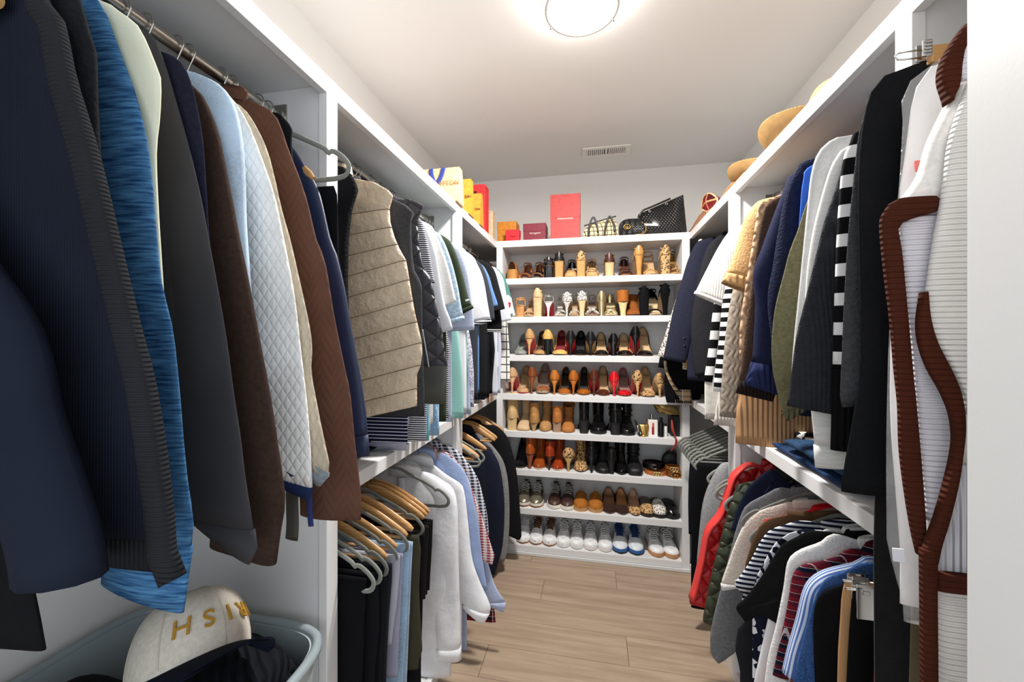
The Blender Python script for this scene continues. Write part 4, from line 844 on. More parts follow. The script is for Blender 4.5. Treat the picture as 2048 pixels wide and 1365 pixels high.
G(RD, 'blouse', 'white blouse with frayed lace down its front', 'blouse', c('ebe9e6', 'fuzzy', k=.5), [(1668,1068),(1640,1085),(1600,1100),(1576,1122),(1566,1180),(1552,1250),(1535,1320),(1525,1400)], ref=(1580,1118), xref=.495, sw=(.08,.11,.11,.1), T=.045, hem=.3, **VH)
G(RD, 'skirt', 'red skirt edge between white lace blouse and plaid shirt', 'skirt', c('b51a22'), [(1610,1120),(1585,1180),(1565,1260),(1545,1330),(1530,1400)], hem=.3, sleeve='pants', Y=1.195, T=.02, collar=None, hang=None)
G(RD, 'shirt', 'red and navy plaid flannel shirt in the lower right bay', 'shirt', c('8a2430', 'plaid', col2='1f2740', p=.022), [(1700,1098),(1671,1114),(1635,1124),(1602,1132),(1585,1152),(1577,1199),(1569,1240),(1556,1300),(1545,1350)], ref=(1590,1146), xref=.497, sw=(.09,.14,.14,.12), T=.055, hem=.3, collar='shirt', **VH)
G(RD, 'shirt', 'blue and white striped shirt in front of the plaid flannel', 'shirt', c('d9e2f2', 'vstripe', col2='5877b4', p=.0045), [(1735,1112),(1707,1126),(1665,1136),(1640,1145),(1617,1163),(1604,1190),(1592,1239),(1575,1300),(1564,1345)], ref=(1622,1158), xref=.505, sw=(.09,.13,.13,.12), T=.05, hem=.3, collar='shirt', **VH)
G(RD, 'shirt', 'mid blue denim shirt beside the striped shirt', 'shirt', c('2f4d80', 'denim', col2='40639a'), [(1735,1125),(1683,1145),(1651,1158),(1635,1183),(1622,1220),(1606,1279),(1590,1350),(1585,1400)], ref=(1640,1172), xref=.50, sw=(.09,.14,.14,.12), T=.045, hem=.3, collar='shirt', **VH)
G(RD, 'sweater', 'black crew sweater between denim shirt and tan trousers', 'sweater', c('1e1e21', 'wool'), [(1720,1158),(1683,1170),(1648,1183),(1632,1205),(1626,1250),(1628,1320),(1631,1400)], ref=(1640,1192), xref=.495, sw=(.09,.14,.14,.13), T=.045, hem=.3, **VH)
G(RD, 'trousers', 'tan trousers clipped upright beside the black skirt', 'trousers', c('b48a62'), [(1690,1160),(1683,1190),(1680,1240),(1676,1300),(1673,1420)], hem=.3, sleeve='pants', Y=.985, T=.028, collar=None, hang='clip', hz=.915, hh=.19)
G(RD, 'skirt', 'black skirt hanging from steel clips', 'skirt', c('19191c'), [(1712,1180),(1703,1200),(1698,1260),(1694,1330),(1690,1420)], hem=.3, sleeve='pants', Y=.955, T=.02, collar=None, hang='clip', hz=.915, hh=.2, hlabel='chrome clip hanger holding the black skirt beside the velvet dress')
G(RD, 'top', 'red top on a white-edged velvet hanger at the lower right', 'top', c('c01c22'), [(1760,1278),(1752,1300),(1748,1340),(1746,1400)], hem=.4, sleeve='none', Y=.93, T=.02, hang=None)
# ======================================================== shoes
def itp(s, xs, ys): return float(np.interp(s, xs, ys))
PT = dict(xs=[0, .03, .1, .25, .45, .66, .8, .92, .975, 1], pointed=[.006, .018, .0265, .028, .027, .0375, .033, .020, .010, .002], round=[.006, .018, .0265, .028, .028, .039, .038, .030, .018, .004], square=[.006, .018, .0265, .028, .028, .038, .037, .031, .026, .020])
def sst(t): t = min(1, max(0, t)); return t*t*(3-2*t)
class Shoe:
    def __init__(s, root, L=.235, h=.1, toe='pointed', wk=1.0, plat=0.0):
        s.r, s.L, s.h, s.w, s.wk, s.plat = root, L, h, PT[toe], wk*1.13, plat
    def W(s, t): return itp(t, PT['xs'], s.w)*s.wk
    def Z(s, t): return .006+s.plat+(s.h-s.plat)*(1-sst((t-.13)/.55))+.004*max(0, t-.85)*6.6
    def Y(s, t): return t*s.L
    def outline(s, t0, n=40, inset=0):
        tt = [t0*(1-math.cos(PI*.5*k/(n//2))) for k in range(1, n//2+1)]
        lf = [(-max(.001, s.W(t)-inset), t) for t in tt][::-1]; rt = [(max(.001, s.W(t)-inset), t) for t in tt]
        return lf+[(0, 0)]+rt
    def walls(s, m, top, t0=.7, th=.0022, inset=0, dz=0):
        o = s.outline(t0, 44, inset); P = [Vector((x, s.Y(t)+(inset if t == 0 else inset*max(0, 1-t/.05)), 0)) for x, t in o]; rings = []
        for i, (x, t) in enumerate(o):
            tg = (P[min(i+1, len(P)-1)]-P[max(i-1, 0)]).normalized(); nr = Vector((-tg.y, tg.x, 0))
            if nr.x*x > 0 or (x == 0 and nr.y < 0): nr = -nr
            zb = s.Z(t); hh = top(t); lean = itp(t, [0, .12, .3, .5], [.62, .66, .84, .93]); p = P[i]
            inw = .005*max(0, 1-t/.12)
            tp = Vector((p.x*lean, p.y+inw, zb+hh-dz)); ti = tp+nr*th
            rings.append([(p.x, p.y, zb), (p.x*1.07-nr.x*.001, p.y-.003*max(0, 1-t/.1), zb+hh*.42), tuple(tp), tuple(ti), (p.x+nr.x*th, p.y+nr.y*th, zb+.001)])
        m.loft(rings, True, True, closed=True)
    def vamp(s, m, hv, t0=.62, n=16, e=2.2, t1=1.0):
        rings = []; K = 16
        for i in range(n+1):
            t = t0+(t1-t0)*i/n; w = s.W(t); z = s.Z(t); h = hv(t); r = []
            for k in range(K+1):
                ca, sa = sup(PI*k/K, e); r.append((w*ca, s.Y(t), z+h*sa))
            rings.append(r)
        m.loft(rings, False, False, closed=False)
        m.add([p for p in rings[-1]], [tuple(range(K+1))])
    def plate(s, m, t0=0, t1=1, th=.004, dz=0, k=1.0, n=30):
        rings = []
        for i in range(n+1):
            t = t0+(t1-t0)*i/n; w = max(.002, s.W(t)*k); z = s.Z(t)+dz; y = s.Y(t)
            rings.append([(-w, y, z), (-w, y, z-th), (0, y, z-th), (w, y, z-th), (w, y, z), (0, y, z)])
        m.loft(rings)
    def slab(s, m, z0, z1, k=1.05, n=30, tucked=0):
        rings = []
        for i in range(n+1):
            t = i/n; w = max(.003, s.W(t)*k)+.0015; y = s.Y(t)+(.004 if i == n else -.004 if i == 0 else 0)
            zl = z0+.006*max(0, t-.8)*5*tucked
            rings.append([(-w*.96, y, zl), (w*.96, y, zl), (w, y, (zl+z1)/2), (w*.97, y, z1), (-w*.97, y, z1), (-w, y, (zl+z1)/2)])
        m.loft(rings)
    def heel(s, m, kind, top_t=.15):
        zt = s.Z(.06)-.003; rings = []; K = 16
        prof = {'stiletto': [(1, .024, .022, .03), (.86, .017, .016, .022), (.65, .009, .0095, .016), (.3, .0055, .006, .013), (0, .0048, .005, .012)],
                'cone': [(1, .025, .024, .032), (.7, .018, .017, .026), (.3, .011, .011, .02), (0, .0085, .0085, .018)],
                'block': [(1, .027, .026, .034), (.9, .026, .025, .034), (.3, .0235, .023, .031), (0, .0235, .0235, .03)],
                'slim': [(1, .025, .024, .032), (.85, .02, .018, .028), (.3, .013, .013, .024), (0, .0125, .0125, .022)]}[kind]
        for f, w, d, y in prof:
            r = []
            for k in range(K):
                ca, sa = sup(2*PI*k/K, 3.5 if kind == 'block' else 2.3); r.append((w*s.wk*ca, y-.006+d*sa*(1 if sa > 0 else .9), zt*f))
            rings.append(r)
        m.loft(rings)
    def strap(s, m, t, z0=0.004, hgt=.03, wid=.006, k=1.0):
        w = s.W(t)*k; z = s.Z(t)+z0
        pts = [(w*math.cos(PI*i/12), s.Y(t), z+hgt*math.sin(PI*i/12)) for i in range(13)]
        m.tube(pts, [wid]*13, 8, flat=.3, up=(0, 1, 0))
    def loop(s, m, zc, rx, ry, yc, wid=.004, tilt=.0, n=24):
        m.tube([(rx*math.cos(2*PI*k/n), yc+ry*math.sin(2*PI*k/n), zc+tilt*math.sin(2*PI*k/n)) for k in range(n)], [wid]*n, 8, closed=True, flat=.35, up=(0, 0, 1))
PX = {}
def put(row, u, face, label, cat, name, group=None, L=.235, yfront=None, rz=0):
    z = SHELF[row-1]; yf = yfront if yfront is not None else 2.638
    p = onY(u, 600, yf+.02)
    if face == 'F': loc = (p.x, yf+L, z); rot = PI+rz
    else: loc = (p.x, yf, z); rot = rz
    return thing(name, label, cat, loc, rot, group or 'shoes on the '+['top', 'second', 'third', 'fourth', 'fifth', 'sixth', 'seventh', 'bottom'][row-1]+' shoe shelf')
def ins(c_): return c(c_, 'flat', rough=.55)
def pump(row, u, face, lab, upper, lining='c9a77c', sole='6b5038', heel='stiletto', h=.1, toe='pointed', plat=0.0, wk=1.0, hm=None, peep=False, mid=None, sole_rough=.3):
    lab2 = lab+(', heel facing the room' if face == 'B' else ', toe facing the room')
    r = put(row, u, face, lab2, 'shoe', 'high_heel_pump'); s = Shoe(r, h=h, toe=toe, plat=plat, wk=wk)
    top = lambda t: itp(t, [0, .09, .3, .5, .62, .7], [.064, .053, .034, .024, .022, .022]); hv = lambda t: itp(t, [.6, .7, .85, 1], [.024, .03, .024, .012])
    m = MB(); s.walls(m, top, .68); s.vamp(m, hv, .655, t1=.93 if peep else 1.0); m.build('upper', upper, r, True, angle=1.0)
    m = MB(); s.walls(m, top, .70, inset=.0026, dz=.003); m.build('lining', ins(lining), r, True)
    m = MB(); s.plate(m, 0, .99, th=.003, dz=.004, k=.93); m.build('insole', ins(lining), r)
    m = MB(); s.plate(m, .1 if heel != 'flat' else 0, 1, th=.004, dz=-.001, k=1.0)
    if plat: s2 = Shoe(r, h=h, toe=toe, wk=wk); [m.loft([[(-s.W(t), s.Y(t), s.Z(t)), (s.W(t), s.Y(t), s.Z(t)), (s.W(t)*.96, s.Y(t), max(.003, s.Z(t)-plat)), (-s.W(t)*.96, s.Y(t), max(.003, s.Z(t)-plat))] for t in [.5+.5*i/14 for i in range(15)]])]
    m.build('outsole', M(sole, 'flat', sole_rough), r, True, angle=.8)
    if heel != 'flat' : m = MB(); s.heel(m, heel); m.build('heel', hm or upper, r, True, angle=1.0)
    return r
def sandal(row, u, face, lab, strap, insole='c9a77c', heel='block', h=.09, hm=None, sole='8a6a48', ankle=True, plat=.0, counter=True, wk=1.0, cross=False, toe='round', hang=False, name='heeled_sandal'):
    lab2 = lab+(', heel facing the room' if face == 'B' else ', toe facing the room')
    r = put(row, u, face, lab2, 'shoe', name); s = Shoe(r, h=h, toe=toe, plat=plat, wk=wk)
    m = MB(); s.plate(m, 0, .99, th=.005, dz=.004); m.build('insole', ins(insole), r, True, angle=.8)
    m = MB(); s.plate(m, .08, 1, th=.004+plat*.9, dz=-.001); m.build('outsole', M(sole, 'flat', .5), r, True, angle=.8)
    m = MB(); s.heel(m, heel); m.build('heel', hm or strap, r, True, angle=1.0)
    m = MB(); s.strap(m, .72, hgt=.034, wid=.012); s.strap(m, .86, hgt=.026, wid=.008, k=1.02)
    if cross:
        for sg in (1, -1):
            a = [(sg*s.W(.8), s.Y(.8), s.Z(.8)+.004), (sg*.01, s.Y(.66), s.Z(.66)+.045), (-sg*s.W(.45), s.Y(.45), s.Z(.45)+.02)]
            m.tube([tuple(p) for p in smooth_path(a, 10)], [.004]*10, 8)
    m.build('toe_strap', strap, r, True)
    m = MB()
    if counter: s.walls(m, lambda t: itp(t, [0, .09, .2, .3], [.06, .046, .026, .004]), .27)
    if ankle: s.loop(m, s.h+.052, .025*s.wk, .036, .038, .0045, tilt=.01)
    if ankle and not counter:
        for sg in (1, -1): m.tube([(sg*.027*s.wk, .05, s.Z(.2)+.004), (sg*.026*s.wk, .045, s.h+.03), (sg*.024*s.wk, .04, s.h+.052)], .0035, 6)
    if counter or ankle: m.build('ankle_strap', strap, r, True, angle=1.0)
    if hang:
        m = MB(); m.tube([(.02, s.L*.9, .03), (.022, s.L+.004, .02), (.022, s.L+.008, -.005), (.022, s.L+.008, -.03)], [.007]*4, 8, flat=.3, up=(1, 0, 0)); hs = m.build('hanging_strap', strap, r, True)
        MB().tube([(.012, s.L+.013, -.028), (.032, s.L+.013, -.028), (.032, s.L+.013, -.006), (.012, s.L+.013, -.006)], .0015, 6, closed=True).build('buckle', GOLD, hs)
    return r
def boot(row, u, face, lab, upper, heel='block', h=.07, shaft=.13, toe='round', sole='3a2f26', hm=None, wk=1.0, flare=1.0, lace=False, strap=False, slouch=False, lug=0, inside='2a2320', thin=False):
    lab2 = lab+(', heel facing the room' if face == 'B' else ', toe facing the room')
    r = put(row, u, face, lab2, 'shoe', 'ankle_boot'); s = Shoe(r, h=h, toe=toe, wk=wk, plat=lug)
    m = MB(); hv = lambda t: itp(t, [0, .12, .3, .45, .6, .8, .93, 1], [.055, .075, .085, .075, .052, .036, .026, .012])
    rings = []; K = 24; N = 26
    for i in range(N+1):
        t = i/N; w = s.W(t)*1.04; z = s.Z(t); hh = hv(t)
        rings.append([(w*sup(PI*k/K, 2.3)[0], s.Y(t)-.004*(t < .02), z+hh*sup(PI*k/K, 2.3)[1]) for k in range(K+1)])
    m.loft(rings, True, True, closed=True)
    zt = h+shaft; rr = []
    for i in range(9):
        f = i/8; z = h+.035+(zt-h-.035)*f; yc = .058+.006*f; wv = (.032+.004*f*flare)*wk; dv = .046+.004*f*flare
        if slouch: wv *= 1+.06*math.sin(f*9); yc += .004*math.sin(f*7)
        rr.append([(wv*math.cos(2*PI*k/24), yc+dv*math.sin(2*PI*k/24), z-(.012*math.sin(2*PI*k/24) if i == 8 and not strap else 0)) for k in range(24)])
    top = [[(p[0]*.9, .064+(p[1]-.064)*.9, p[2]-.0) for p in rr[-1]], [(p[0]*.88, .064+(p[1]-.064)*.88, p[2]-.03) for p in rr[-1]]]
    m.loft(rr+top, False, False); m.build('upper', upper, r, True, angle=1.1)
    m = MB(); m.loft([top[1], [(p[0]*.1, .064, p[2]) for p in top[1]]], False, True); m.build('lining', ins(inside), r)
    m = MB(); s.plate(m, .1, 1, th=.006+lug, dz=-.0, k=1.06); m.build('outsole', M(sole, 'flat', .5), r, True, angle=.8)
    m = MB(); s.heel(m, heel); m.build('heel', hm or upper, r, True, angle=1.0)
    if lace:
        m = MB()
        for k in range(6):
            t = .62-.045*k; m.tube([(-.014, s.Y(t), s.Z(t)+hv(t)*.93+.004), (0, s.Y(t), s.Z(t)+hv(t)+.004), (.014, s.Y(t), s.Z(t)+hv(t)*.93+.004)], .0022, 6)
        for k in range(5): z = h+.07+.014*k; m.tube([(-.014, .058+.046, z), (0, .058+.052, z), (.014, .058+.046, z)], .0022, 6)
        m.build('laces', M('2a2a2c', 'flat', .5), r)
    if strap:
        m = MB(); s.loop(m, h+.085, .037*wk, .05, .06, .007); s.loop(m, h+.05, .037*wk, .055, .062, .006, tilt=.01); bs = m.build('buckle_strap', upper, r, True)
        MB().box(.034*wk, .041*wk, .05, .066, h+.078, h+.094).build('buckle', CHROME, bs, bevel=.002)
    return r
def sneaker(row, u, lab, upper, sole='e8e8e8', lace='e6e6e6', tongue=None, toe='round', cap=None, wk=1.0, thick=.026, rz=0, outs=None, side=None, heeltab=None, L=.245):
    r = put(row, u, 'F', lab, 'shoe', 'sneaker', L=L, rz=rz); s = Shoe(r, L=L, h=.014, toe=toe, wk=wk*1.06, plat=.01)
    hv = lambda t: itp(t, [0, .08, .22, .36, .5, .64, .8, .92, 1], [.062, .068, .07, .078, .07, .052, .038, .03, .014])
    K = 24
    def dome(t0, t1, kk, n, k0=0, k1=K):
        return [[(s.W(t)*kk*sup(PI*k/K, 2.4)[0], s.Y(t), .016+hv(t)*kk*sup(PI*k/K, 2.4)[1]) for k in range(k0, k1+1)] for t in [t0+(t1-t0)*i/n for i in range(n+1)]]
    m = MB(); m.loft(dome(0, 1, 1.0, 34), True, True, closed=True); m.build('upper', upper, r, True, angle=1.1)
    m = MB(); s.slab(m, 0.0 if not outs else .006, thick, 1.06, tucked=1); m.build('midsole', M(sole, 'flat', .6), r, True, angle=.7)
    if outs: m = MB(); s.slab(m, 0, .008, 1.055, tucked=1); m.build('outsole', M(outs, 'flat', .7), r, True, angle=.7)
    m = MB(); m.loft([[(.024*wk*math.cos(2*PI*k/20)*q, .062+.045*math.sin(2*PI*k/20)*q, .087+.004*math.sin(2*PI*k/20)-d) for k in range(20)] for q, d in ((1.12, .012), (1.1, -.004), (.9, -.006), (.8, .02))], False, True); m.build('collar', tongue or upper, r, True)
    m = MB(); T = []
    for i in range(8):
        t = .62-.05*i; z = .016+hv(t)+.002+.012*(i/7)**2; T.append([(-.019*wk, s.Y(t), z-.004), (0, s.Y(t), z), (.019*wk, s.Y(t), z-.004), (.019*wk, s.Y(t), z-.008), (-.019*wk, s.Y(t), z-.008)])
    T.append([(p[0], p[1]-.006, p[2]+.018) for p in T[-1]]); m.loft(T); m.build('tongue', tongue or upper, r, True, angle=.8)
    m = MB()
    for i in range(5):
        t = .61-.055*i; z = .016+hv(t)+.007+.010*(i/5)**2
        m.tube([(-.023*wk, s.Y(t), z-.008), (-.01, s.Y(t)+.003, z), (.01, s.Y(t)-.003, z), (.023*wk, s.Y(t), z-.008)], .0036, 6)
    z = .016+hv(.36)+.02; y = s.Y(.36)
    for sg in (1, -1):
        m.tube([(0, y, z), (sg*.02, y+.006, z+.008), (sg*.036, y+.014, z), (sg*.03, y+.022, z-.012), (sg*.008, y+.008, z-.003)], .0026, 6)
        m.tube([(0, y, z), (sg*.016, y+.02, z-.006), (sg*.03, y+.045, z-.03)], .0024, 6)
    m.build('laces', M(lace, 'flat', .8), r, True)
    if cap: m = MB(); m.loft(dome(.86, 1.0, 1.025, 10), False, True, closed=False); m.build('toe_cap', cap, r, True)
    if side:
        m = MB()
        for a, b in ((2, 7), (17, 22)): m.loft([[p for p in ring] for ring in dome(.3, .8, 1.02, 14, a, b)], False, False, closed=False)
        m.build('side_panel', side, r, True)
    return r
def clog(row, u, face, lab, upper, sole='a98a68', t0=.42, h=.03, toe='round', insole='b08a60', heel='flat', wk=1.05, name='clog', hv_=1.0, L=.235, top=None, hm=None):
    r = put(row, u, face, lab+(', heel facing the room' if face == 'B' else ', toe facing the room'), 'shoe', name, L=L); s = Shoe(r, L=L, h=h, toe=toe, wk=wk, plat=.012)
    hv = lambda t: hv_*itp(t, [0, .4, .6, .8, .93, 1], [.05, .062, .052, .042, .032, .014])
    m = MB(); s.vamp(m, hv, t0, 24, 2.3); m.build('upper', upper, r, True, angle=1.2)
    m = MB(); s.vamp(m, lambda t: hv(t)*.93, t0+.01, 20, 2.3, t1=.95); m.build('lining', ins(insole), r, True)
    m = MB(); s.plate(m, 0, .99, th=.004, dz=.005, k=.97); m.build('insole', ins(insole), r)
    m = MB()
    rings = []
    for i in range(31):
        t = i/30; w = s.W(t)*1.05+.001; zt = s.Z(t)+.003; zb = 0 if heel == 'flat' else max(0, zt-.014)
        rings.append([(-w, s.Y(t), zb), (w, s.Y(t), zb), (w, s.Y(t), zt), (-w, s.Y(t), zt)])
    m.loft(rings).build('outsole', M(sole, 'flat', .7), r, True, angle=.7)
    if heel != 'flat': m = MB(); s.heel(m, heel); m.build('heel', hm or M(sole, 'flat', .5), r, True, angle=1.0)
    if top:
        MB().box(-.012, .012, s.L*.62, s.L*.64, .05, .056).build('bit', GOLD, r, bevel=.002)
    return r
LEA = lambda h, rough=.38: c(h, 'leather', rough=rough); PAT = lambda h: c(h, 'flat', rough=.12, coat=.6); SUE = lambda h: c(h, 'fuzzy', k=.35)
LEO = c('c99f6a', 'leopard', col2='2a1a12', p=.014, rough=.6); LEO2 = c('e8e2d8', 'leopard', col2='1c1816', p=.009, rough=.6); CORK = c('c79a62', 'cork', col2='a87843')
BRN, BLK, NUDE = LEA('9a5a2c'), LEA('1d1d20'), LEA('cda27a', .22)
# top shelf
clog(1, 1024, 'B', 'brown slide with tan stacked sole at left of top shelf', BRN, 'b5803f', h=.055, t0=.05, name='slide', hv_=1.1)
sandal(1, 1047, 'F', 'brown leather sandal with a gold buckle strap dangling over the shelf', BRN, '5a2f1c', 'block', .07, hang=True)
sandal(1, 1072, 'F', 'tan edged sandal with a black footbed', BRN, '141416', 'block', .07)
sandal(1, 1097, 'B', 'black patent block sandal with a tan sole', PAT('17171a'), 'b5803f', 'block', .075, hm=PAT('17171a'), sole='c08a4c', wk=1.15)
sandal(1, 1118, 'B', 'black sandal on a tall cork block heel', BLK, 'c79a62', 'block', .105, hm=CORK, ankle=True)
sandal(1, 1141, 'F', 'black patent sandal on a cork platform', PAT('17171a'), 'c79a62', 'block', .08, hm=CORK, sole='c79a62', plat=.018)
sandal(1, 1162, 'B', 'leopard strapped sandal with a cork heel', LEO, 'c79a62', 'block', .105, hm=CORK)
sandal(1, 1184, 'F', 'leopard strapped sandal with a cork platform', LEO, 'd0aa78', 'block', .08, hm=CORK, sole='c79a62', plat=.015, cross=True)
sandal(1, 1219, 'B', 'dark brown strappy sandal with a pale wooden heel', LEA('5c3020'), 'b98d5f', 'block', .085, hm=M('cfa878', 'flat', .5), ankle=True)
sandal(1, 1252, 'F', 'dark brown strappy sandal with wide crossing straps', LEA('5c3020'), '6b3c26', 'block', .085, cross=True, ankle=True)
sandal(1, 1278, 'B', 'tall tan stiletto sandal with a closed heel', LEA('c48f4c', .25), 'c9a06a', 'slim', .125)
sandal(1, 1303, 'F', 'tan thin-strapped stiletto sandal', LEA('c48f4c', .25), 'd2ab7c', 'slim', .115, counter=False)
sandal(1, 1331, 'B', 'tall leopard heeled sandal near the right stile, top shelf', LEO, 'c79a62', 'block', .12, hm=LEO)
sandal(1, 1352, 'F', 'leopard trimmed sandal with a tan insole beside the right stile', LEO, 'b98d4f', 'block', .11, cross=True)
# second shelf
sandal(2, 1040, 'B', 'tan sandal with a low round block heel and braided straps', LEA('c98f58'), 'c99a6a', 'block', .07, counter=False)
sandal(2, 1057, 'F', 'beige knotted sandal beside the tan round-heeled one', LEA('d8b48a'), 'd8b48a', 'block', .07, cross=True)
sandal(2, 1075, 'B', 'beige tall sandal with a thick pale block heel', LEA('dcb98c'), 'dcb98c', 'block', .125)
sandal(2, 1097, 'B', 'silver strappy stiletto sandal with a red sole', M('c9c9c4', 'flat', .2, metal=.8), 'd8d2c8', 'stiletto', .09, hm=M('e8e4de', 'flat', .2), sole='b3121f', counter=False)
sandal(2, 1121, 'F', 'silver strappy sandal with looping ankle strap', M('c9c9c4', 'flat', .2, metal=.8), 'cfc8bd', 'stiletto', .09, counter=False, cross=True)
sandal(2, 1134, 'B', 'spotted black and white slingback, slim heel', LEO2, 'd8c0a0', 'stiletto', .095, toe='pointed')
sandal(2, 1150, 'F', 'black and white spotted slingback with pointed front', LEO2, 'b89a78', 'stiletto', .095, toe='pointed', ankle=False)
sandal(2, 1164, 'B', 'white spotted pump-sandal with a tan block heel', LEO2, 'd8c0a0', 'slim', .10, hm=M('d9b98d', 'flat', .4))
sandal(2, 1184, 'F', 'white spotted peep-toe sandal with dark lining', LEO2, '8a7464', 'slim', .095, cross=True)
sandal(2, 1203, 'B', 'champagne metallic sandal with a flared heel', M('d8caa0', 'flat', .22, metal=.85), 'd8caa0', 'slim', .095)
sandal(2, 1222, 'F', 'champagne metallic sandal with crossing straps', M('d8caa0', 'flat', .22, metal=.85), 'd8caa0', 'slim', .09, cross=True)
boot(2, 1246, 'B', 'rust suede fringed ankle boot on a pale wooden heel', SUE('a5622c'), 'slim', .085, .07, hm=M('e0c08c', 'flat', .45), wk=1.15)
boot(2, 1268, 'F', 'rust suede fringed ankle boot with shaggy front', c('9a5a2a', 'fuzzy', k=1.6), 'slim', .07, .075, wk=1.15)
sandal(2, 1288, 'B', 'black suede sandal with a tall block heel', SUE('1c1c20'), '1c1c20', 'block', .12, wk=1.05)
sandal(2, 1311, 'F', 'black suede sandal with an ankle strap and pale insole', SUE('1c1c20'), 'd6bd94', 'block', .12)
sandal(2, 1330, 'B', 'black suede tall sandal at the right end of the second shelf', SUE('17171a'), '17171a', 'slim', .135)
# third shelf
PV = c('9aa09a', 'flat', rough=.12)
pump(3, 1039, 'F', 'grey clear-sided pump nearest the left stile', PV, '8f928a', h=.075, sole='77777a')
pump(3, 1059, 'B', 'nude patent stiletto pump with a red sole on the third shelf', LEA('c99c6a', .2), h=.105, sole='c0152a')
pump(3, 1078, 'F', 'nude pump with a dark inside on the third shelf', LEA('c99c6a', .2), '5c4332', h=.095)
pump(3, 1095, 'B', 'gold glitter pump with a black cone heel', c('d2a455', 'tweed', col2='e6c683', p=.004), '2a2420', 'h' and '1a1a1a', 'cone', .1, hm=BLK, toe='round', wk=1.05)
pump(3, 1119, 'F', 'gold glitter pump with red and black inside', c('d2a455', 'tweed', col2='e6c683', p=.004), '8f1420', h=.1, toe='round', wk=1.1)
pump(3, 1141, 'B', 'black leather stiletto pump with red sole, left of two', BLK, h=.095, sole='b8121f')
pump(3, 1160, 'F', 'black suede pump with black lining', SUE('1b1b1e'), '17171a', h=.095)
pump(3, 1181, 'B', 'black leather pump with a tan sole', BLK, h=.088, sole='c79a62')
pump(3, 1203, 'F', 'black leather pump with tan footbed turned slightly', BLK, 'c9a77c', h=.085, toe='round')
pump(3, 1227, 'B', 'low black patent pump with a deep red sole', PAT('141416'), h=.075, sole='8f0f1c', toe='round', heel='slim')
pump(3, 1251, 'F', 'black patent pump with a nude lining', PAT('1c1416'), 'd2b184', h=.078, toe='round', wk=1.1)
pump(3, 1271, 'B', 'tall black platform pump with a bright red sole', LEA('1a1a1c', .2), h=.12, sole='d0202a', toe='round', plat=.012)
pump(3, 1292, 'F', 'tall black pump with a nude lining near the tweed jacket', LEA('1a1a1c', .2), 'd2b184', h=.12, toe='round', wk=1.1)
# fourth shelf
pump(4, 1025, 'B', 'nude patent pump, red sole, left end of fourth shelf', NUDE, h=.105, sole='c0152a')
pump(4, 1044, 'F', 'nude patent pump with a nude lining on the fourth shelf', NUDE, 'b99a72', h=.105, sole='c0152a')
pump(4, 1064, 'B', 'glossy brown peep-toe pump with tan sole', LEA('8a4a26', .2), h=.11, sole='b3a080', toe='round')
pump(4, 1084, 'F', 'glossy brown peep-toe platform pump', LEA('9a5a32', .2), '8d7c72', h=.12, toe='round', plat=.014, peep=True, sole='b3a080')
pump(4, 1109, 'B', 'caramel patent pump with thin brown heel', LEA('b9702c', .2), h=.092, sole='4a3626')
pump(4, 1128, 'F', 'caramel pump with a dark brown inside', LEA('b5682a', .25), '3a2a20', h=.098, sole='c9a77c')
pump(4, 1147, 'B', 'cognac pump with a black sole', LEA('b0621f', .25), h=.092, sole='22222a')
pump(4, 1167, 'F', 'cognac pump with a black inside', LEA('b0621f', .25), '16181c', h=.1)
pump(4, 1188, 'B', 'chestnut patent pump with a wide red sole', LEA('6b3420', .18), h=.1, sole='b3202a', toe='round')
pump(4, 1207, 'F', 'chestnut pointed pump with a cream insole', LEA('6b3420', .18), 'c2a276', h=.108)
pump(4, 1228, 'B', 'bright red patent pump with a red heel', PAT('d01420'), h=.088, sole='c9a888')
pump(4, 1250, 'F', 'bright red pump with a plum-grey inside', PAT('d01420'), '8a6a66', h=.098, wk=1.05)
pump(4, 1275, 'B', 'leopard calf-hair pump with a red sole', LEO, h=.1, sole='b0161f', toe='round')
pump(4, 1297, 'F', 'leopard calf-hair pump with a tan insole', LEO, 'c9a77c', h=.108, toe='round')
pump(4, 1319, 'B', 'small-spotted leopard pump beside black scarf', c('c99f6a', 'leopard', col2='22140e', p=.007), h=.085, sole='a57f58')
# fifth shelf
boot(5, 1024, 'B', 'pale beige suede boot with a wide block heel', SUE('c8a878'), 'block', .075, .17, hm=M('cbae7e', 'flat', .7), wk=1.12)
boot(5, 1046, 'F', 'pale beige suede boot with a square front', SUE('cdb08a'), 'block', .03, .19, toe='square', sole='b3936a', wk=1.1, hm=SUE('cdb08a'))
boot(5, 1068, 'B', 'tan suede boot with a kitten heel', SUE('b08450'), 'cone', .05, .125, hm=M('a98a5a', 'flat', .6))
boot(5, 1089, 'F', 'tan suede pointed boot', SUE('b58a58'), 'cone', .05, .15, toe='pointed', sole='8c6a42')
boot(5, 1114, 'B', 'cinnamon suede western boot with a stacked heel', SUE('b0703a'), 'block', .06, .1, hm=M('a07f66', 'flat', .7))
boot(5, 1135, 'F', 'cinnamon suede western boot with a notched top', SUE('b0743e'), 'block', .045, .115, sole='8f6238', slouch=True, flare=2)
boot(5, 1168, 'B', 'black lace-up boot with a tall square heel', LEA('1b1a1c', .25), 'block', .085, .16, sole='161616', hm=M('1a1a1c', 'flat', .5))
boot(5, 1197, 'F', 'black lace-up boot with a shiny toe and thick sole', LEA('1b1a1c', .16), 'block', .05, .17, lace=True, sole='1a1a1a', lug=.012, wk=1.15)
boot(5, 1231, 'B', 'black buckled moto boot with a chunky heel', LEA('1b1a1c', .2), 'block', .075, .16, strap=True, sole='161616', wk=1.12, hm=M('1a1a1c', 'flat', .5))
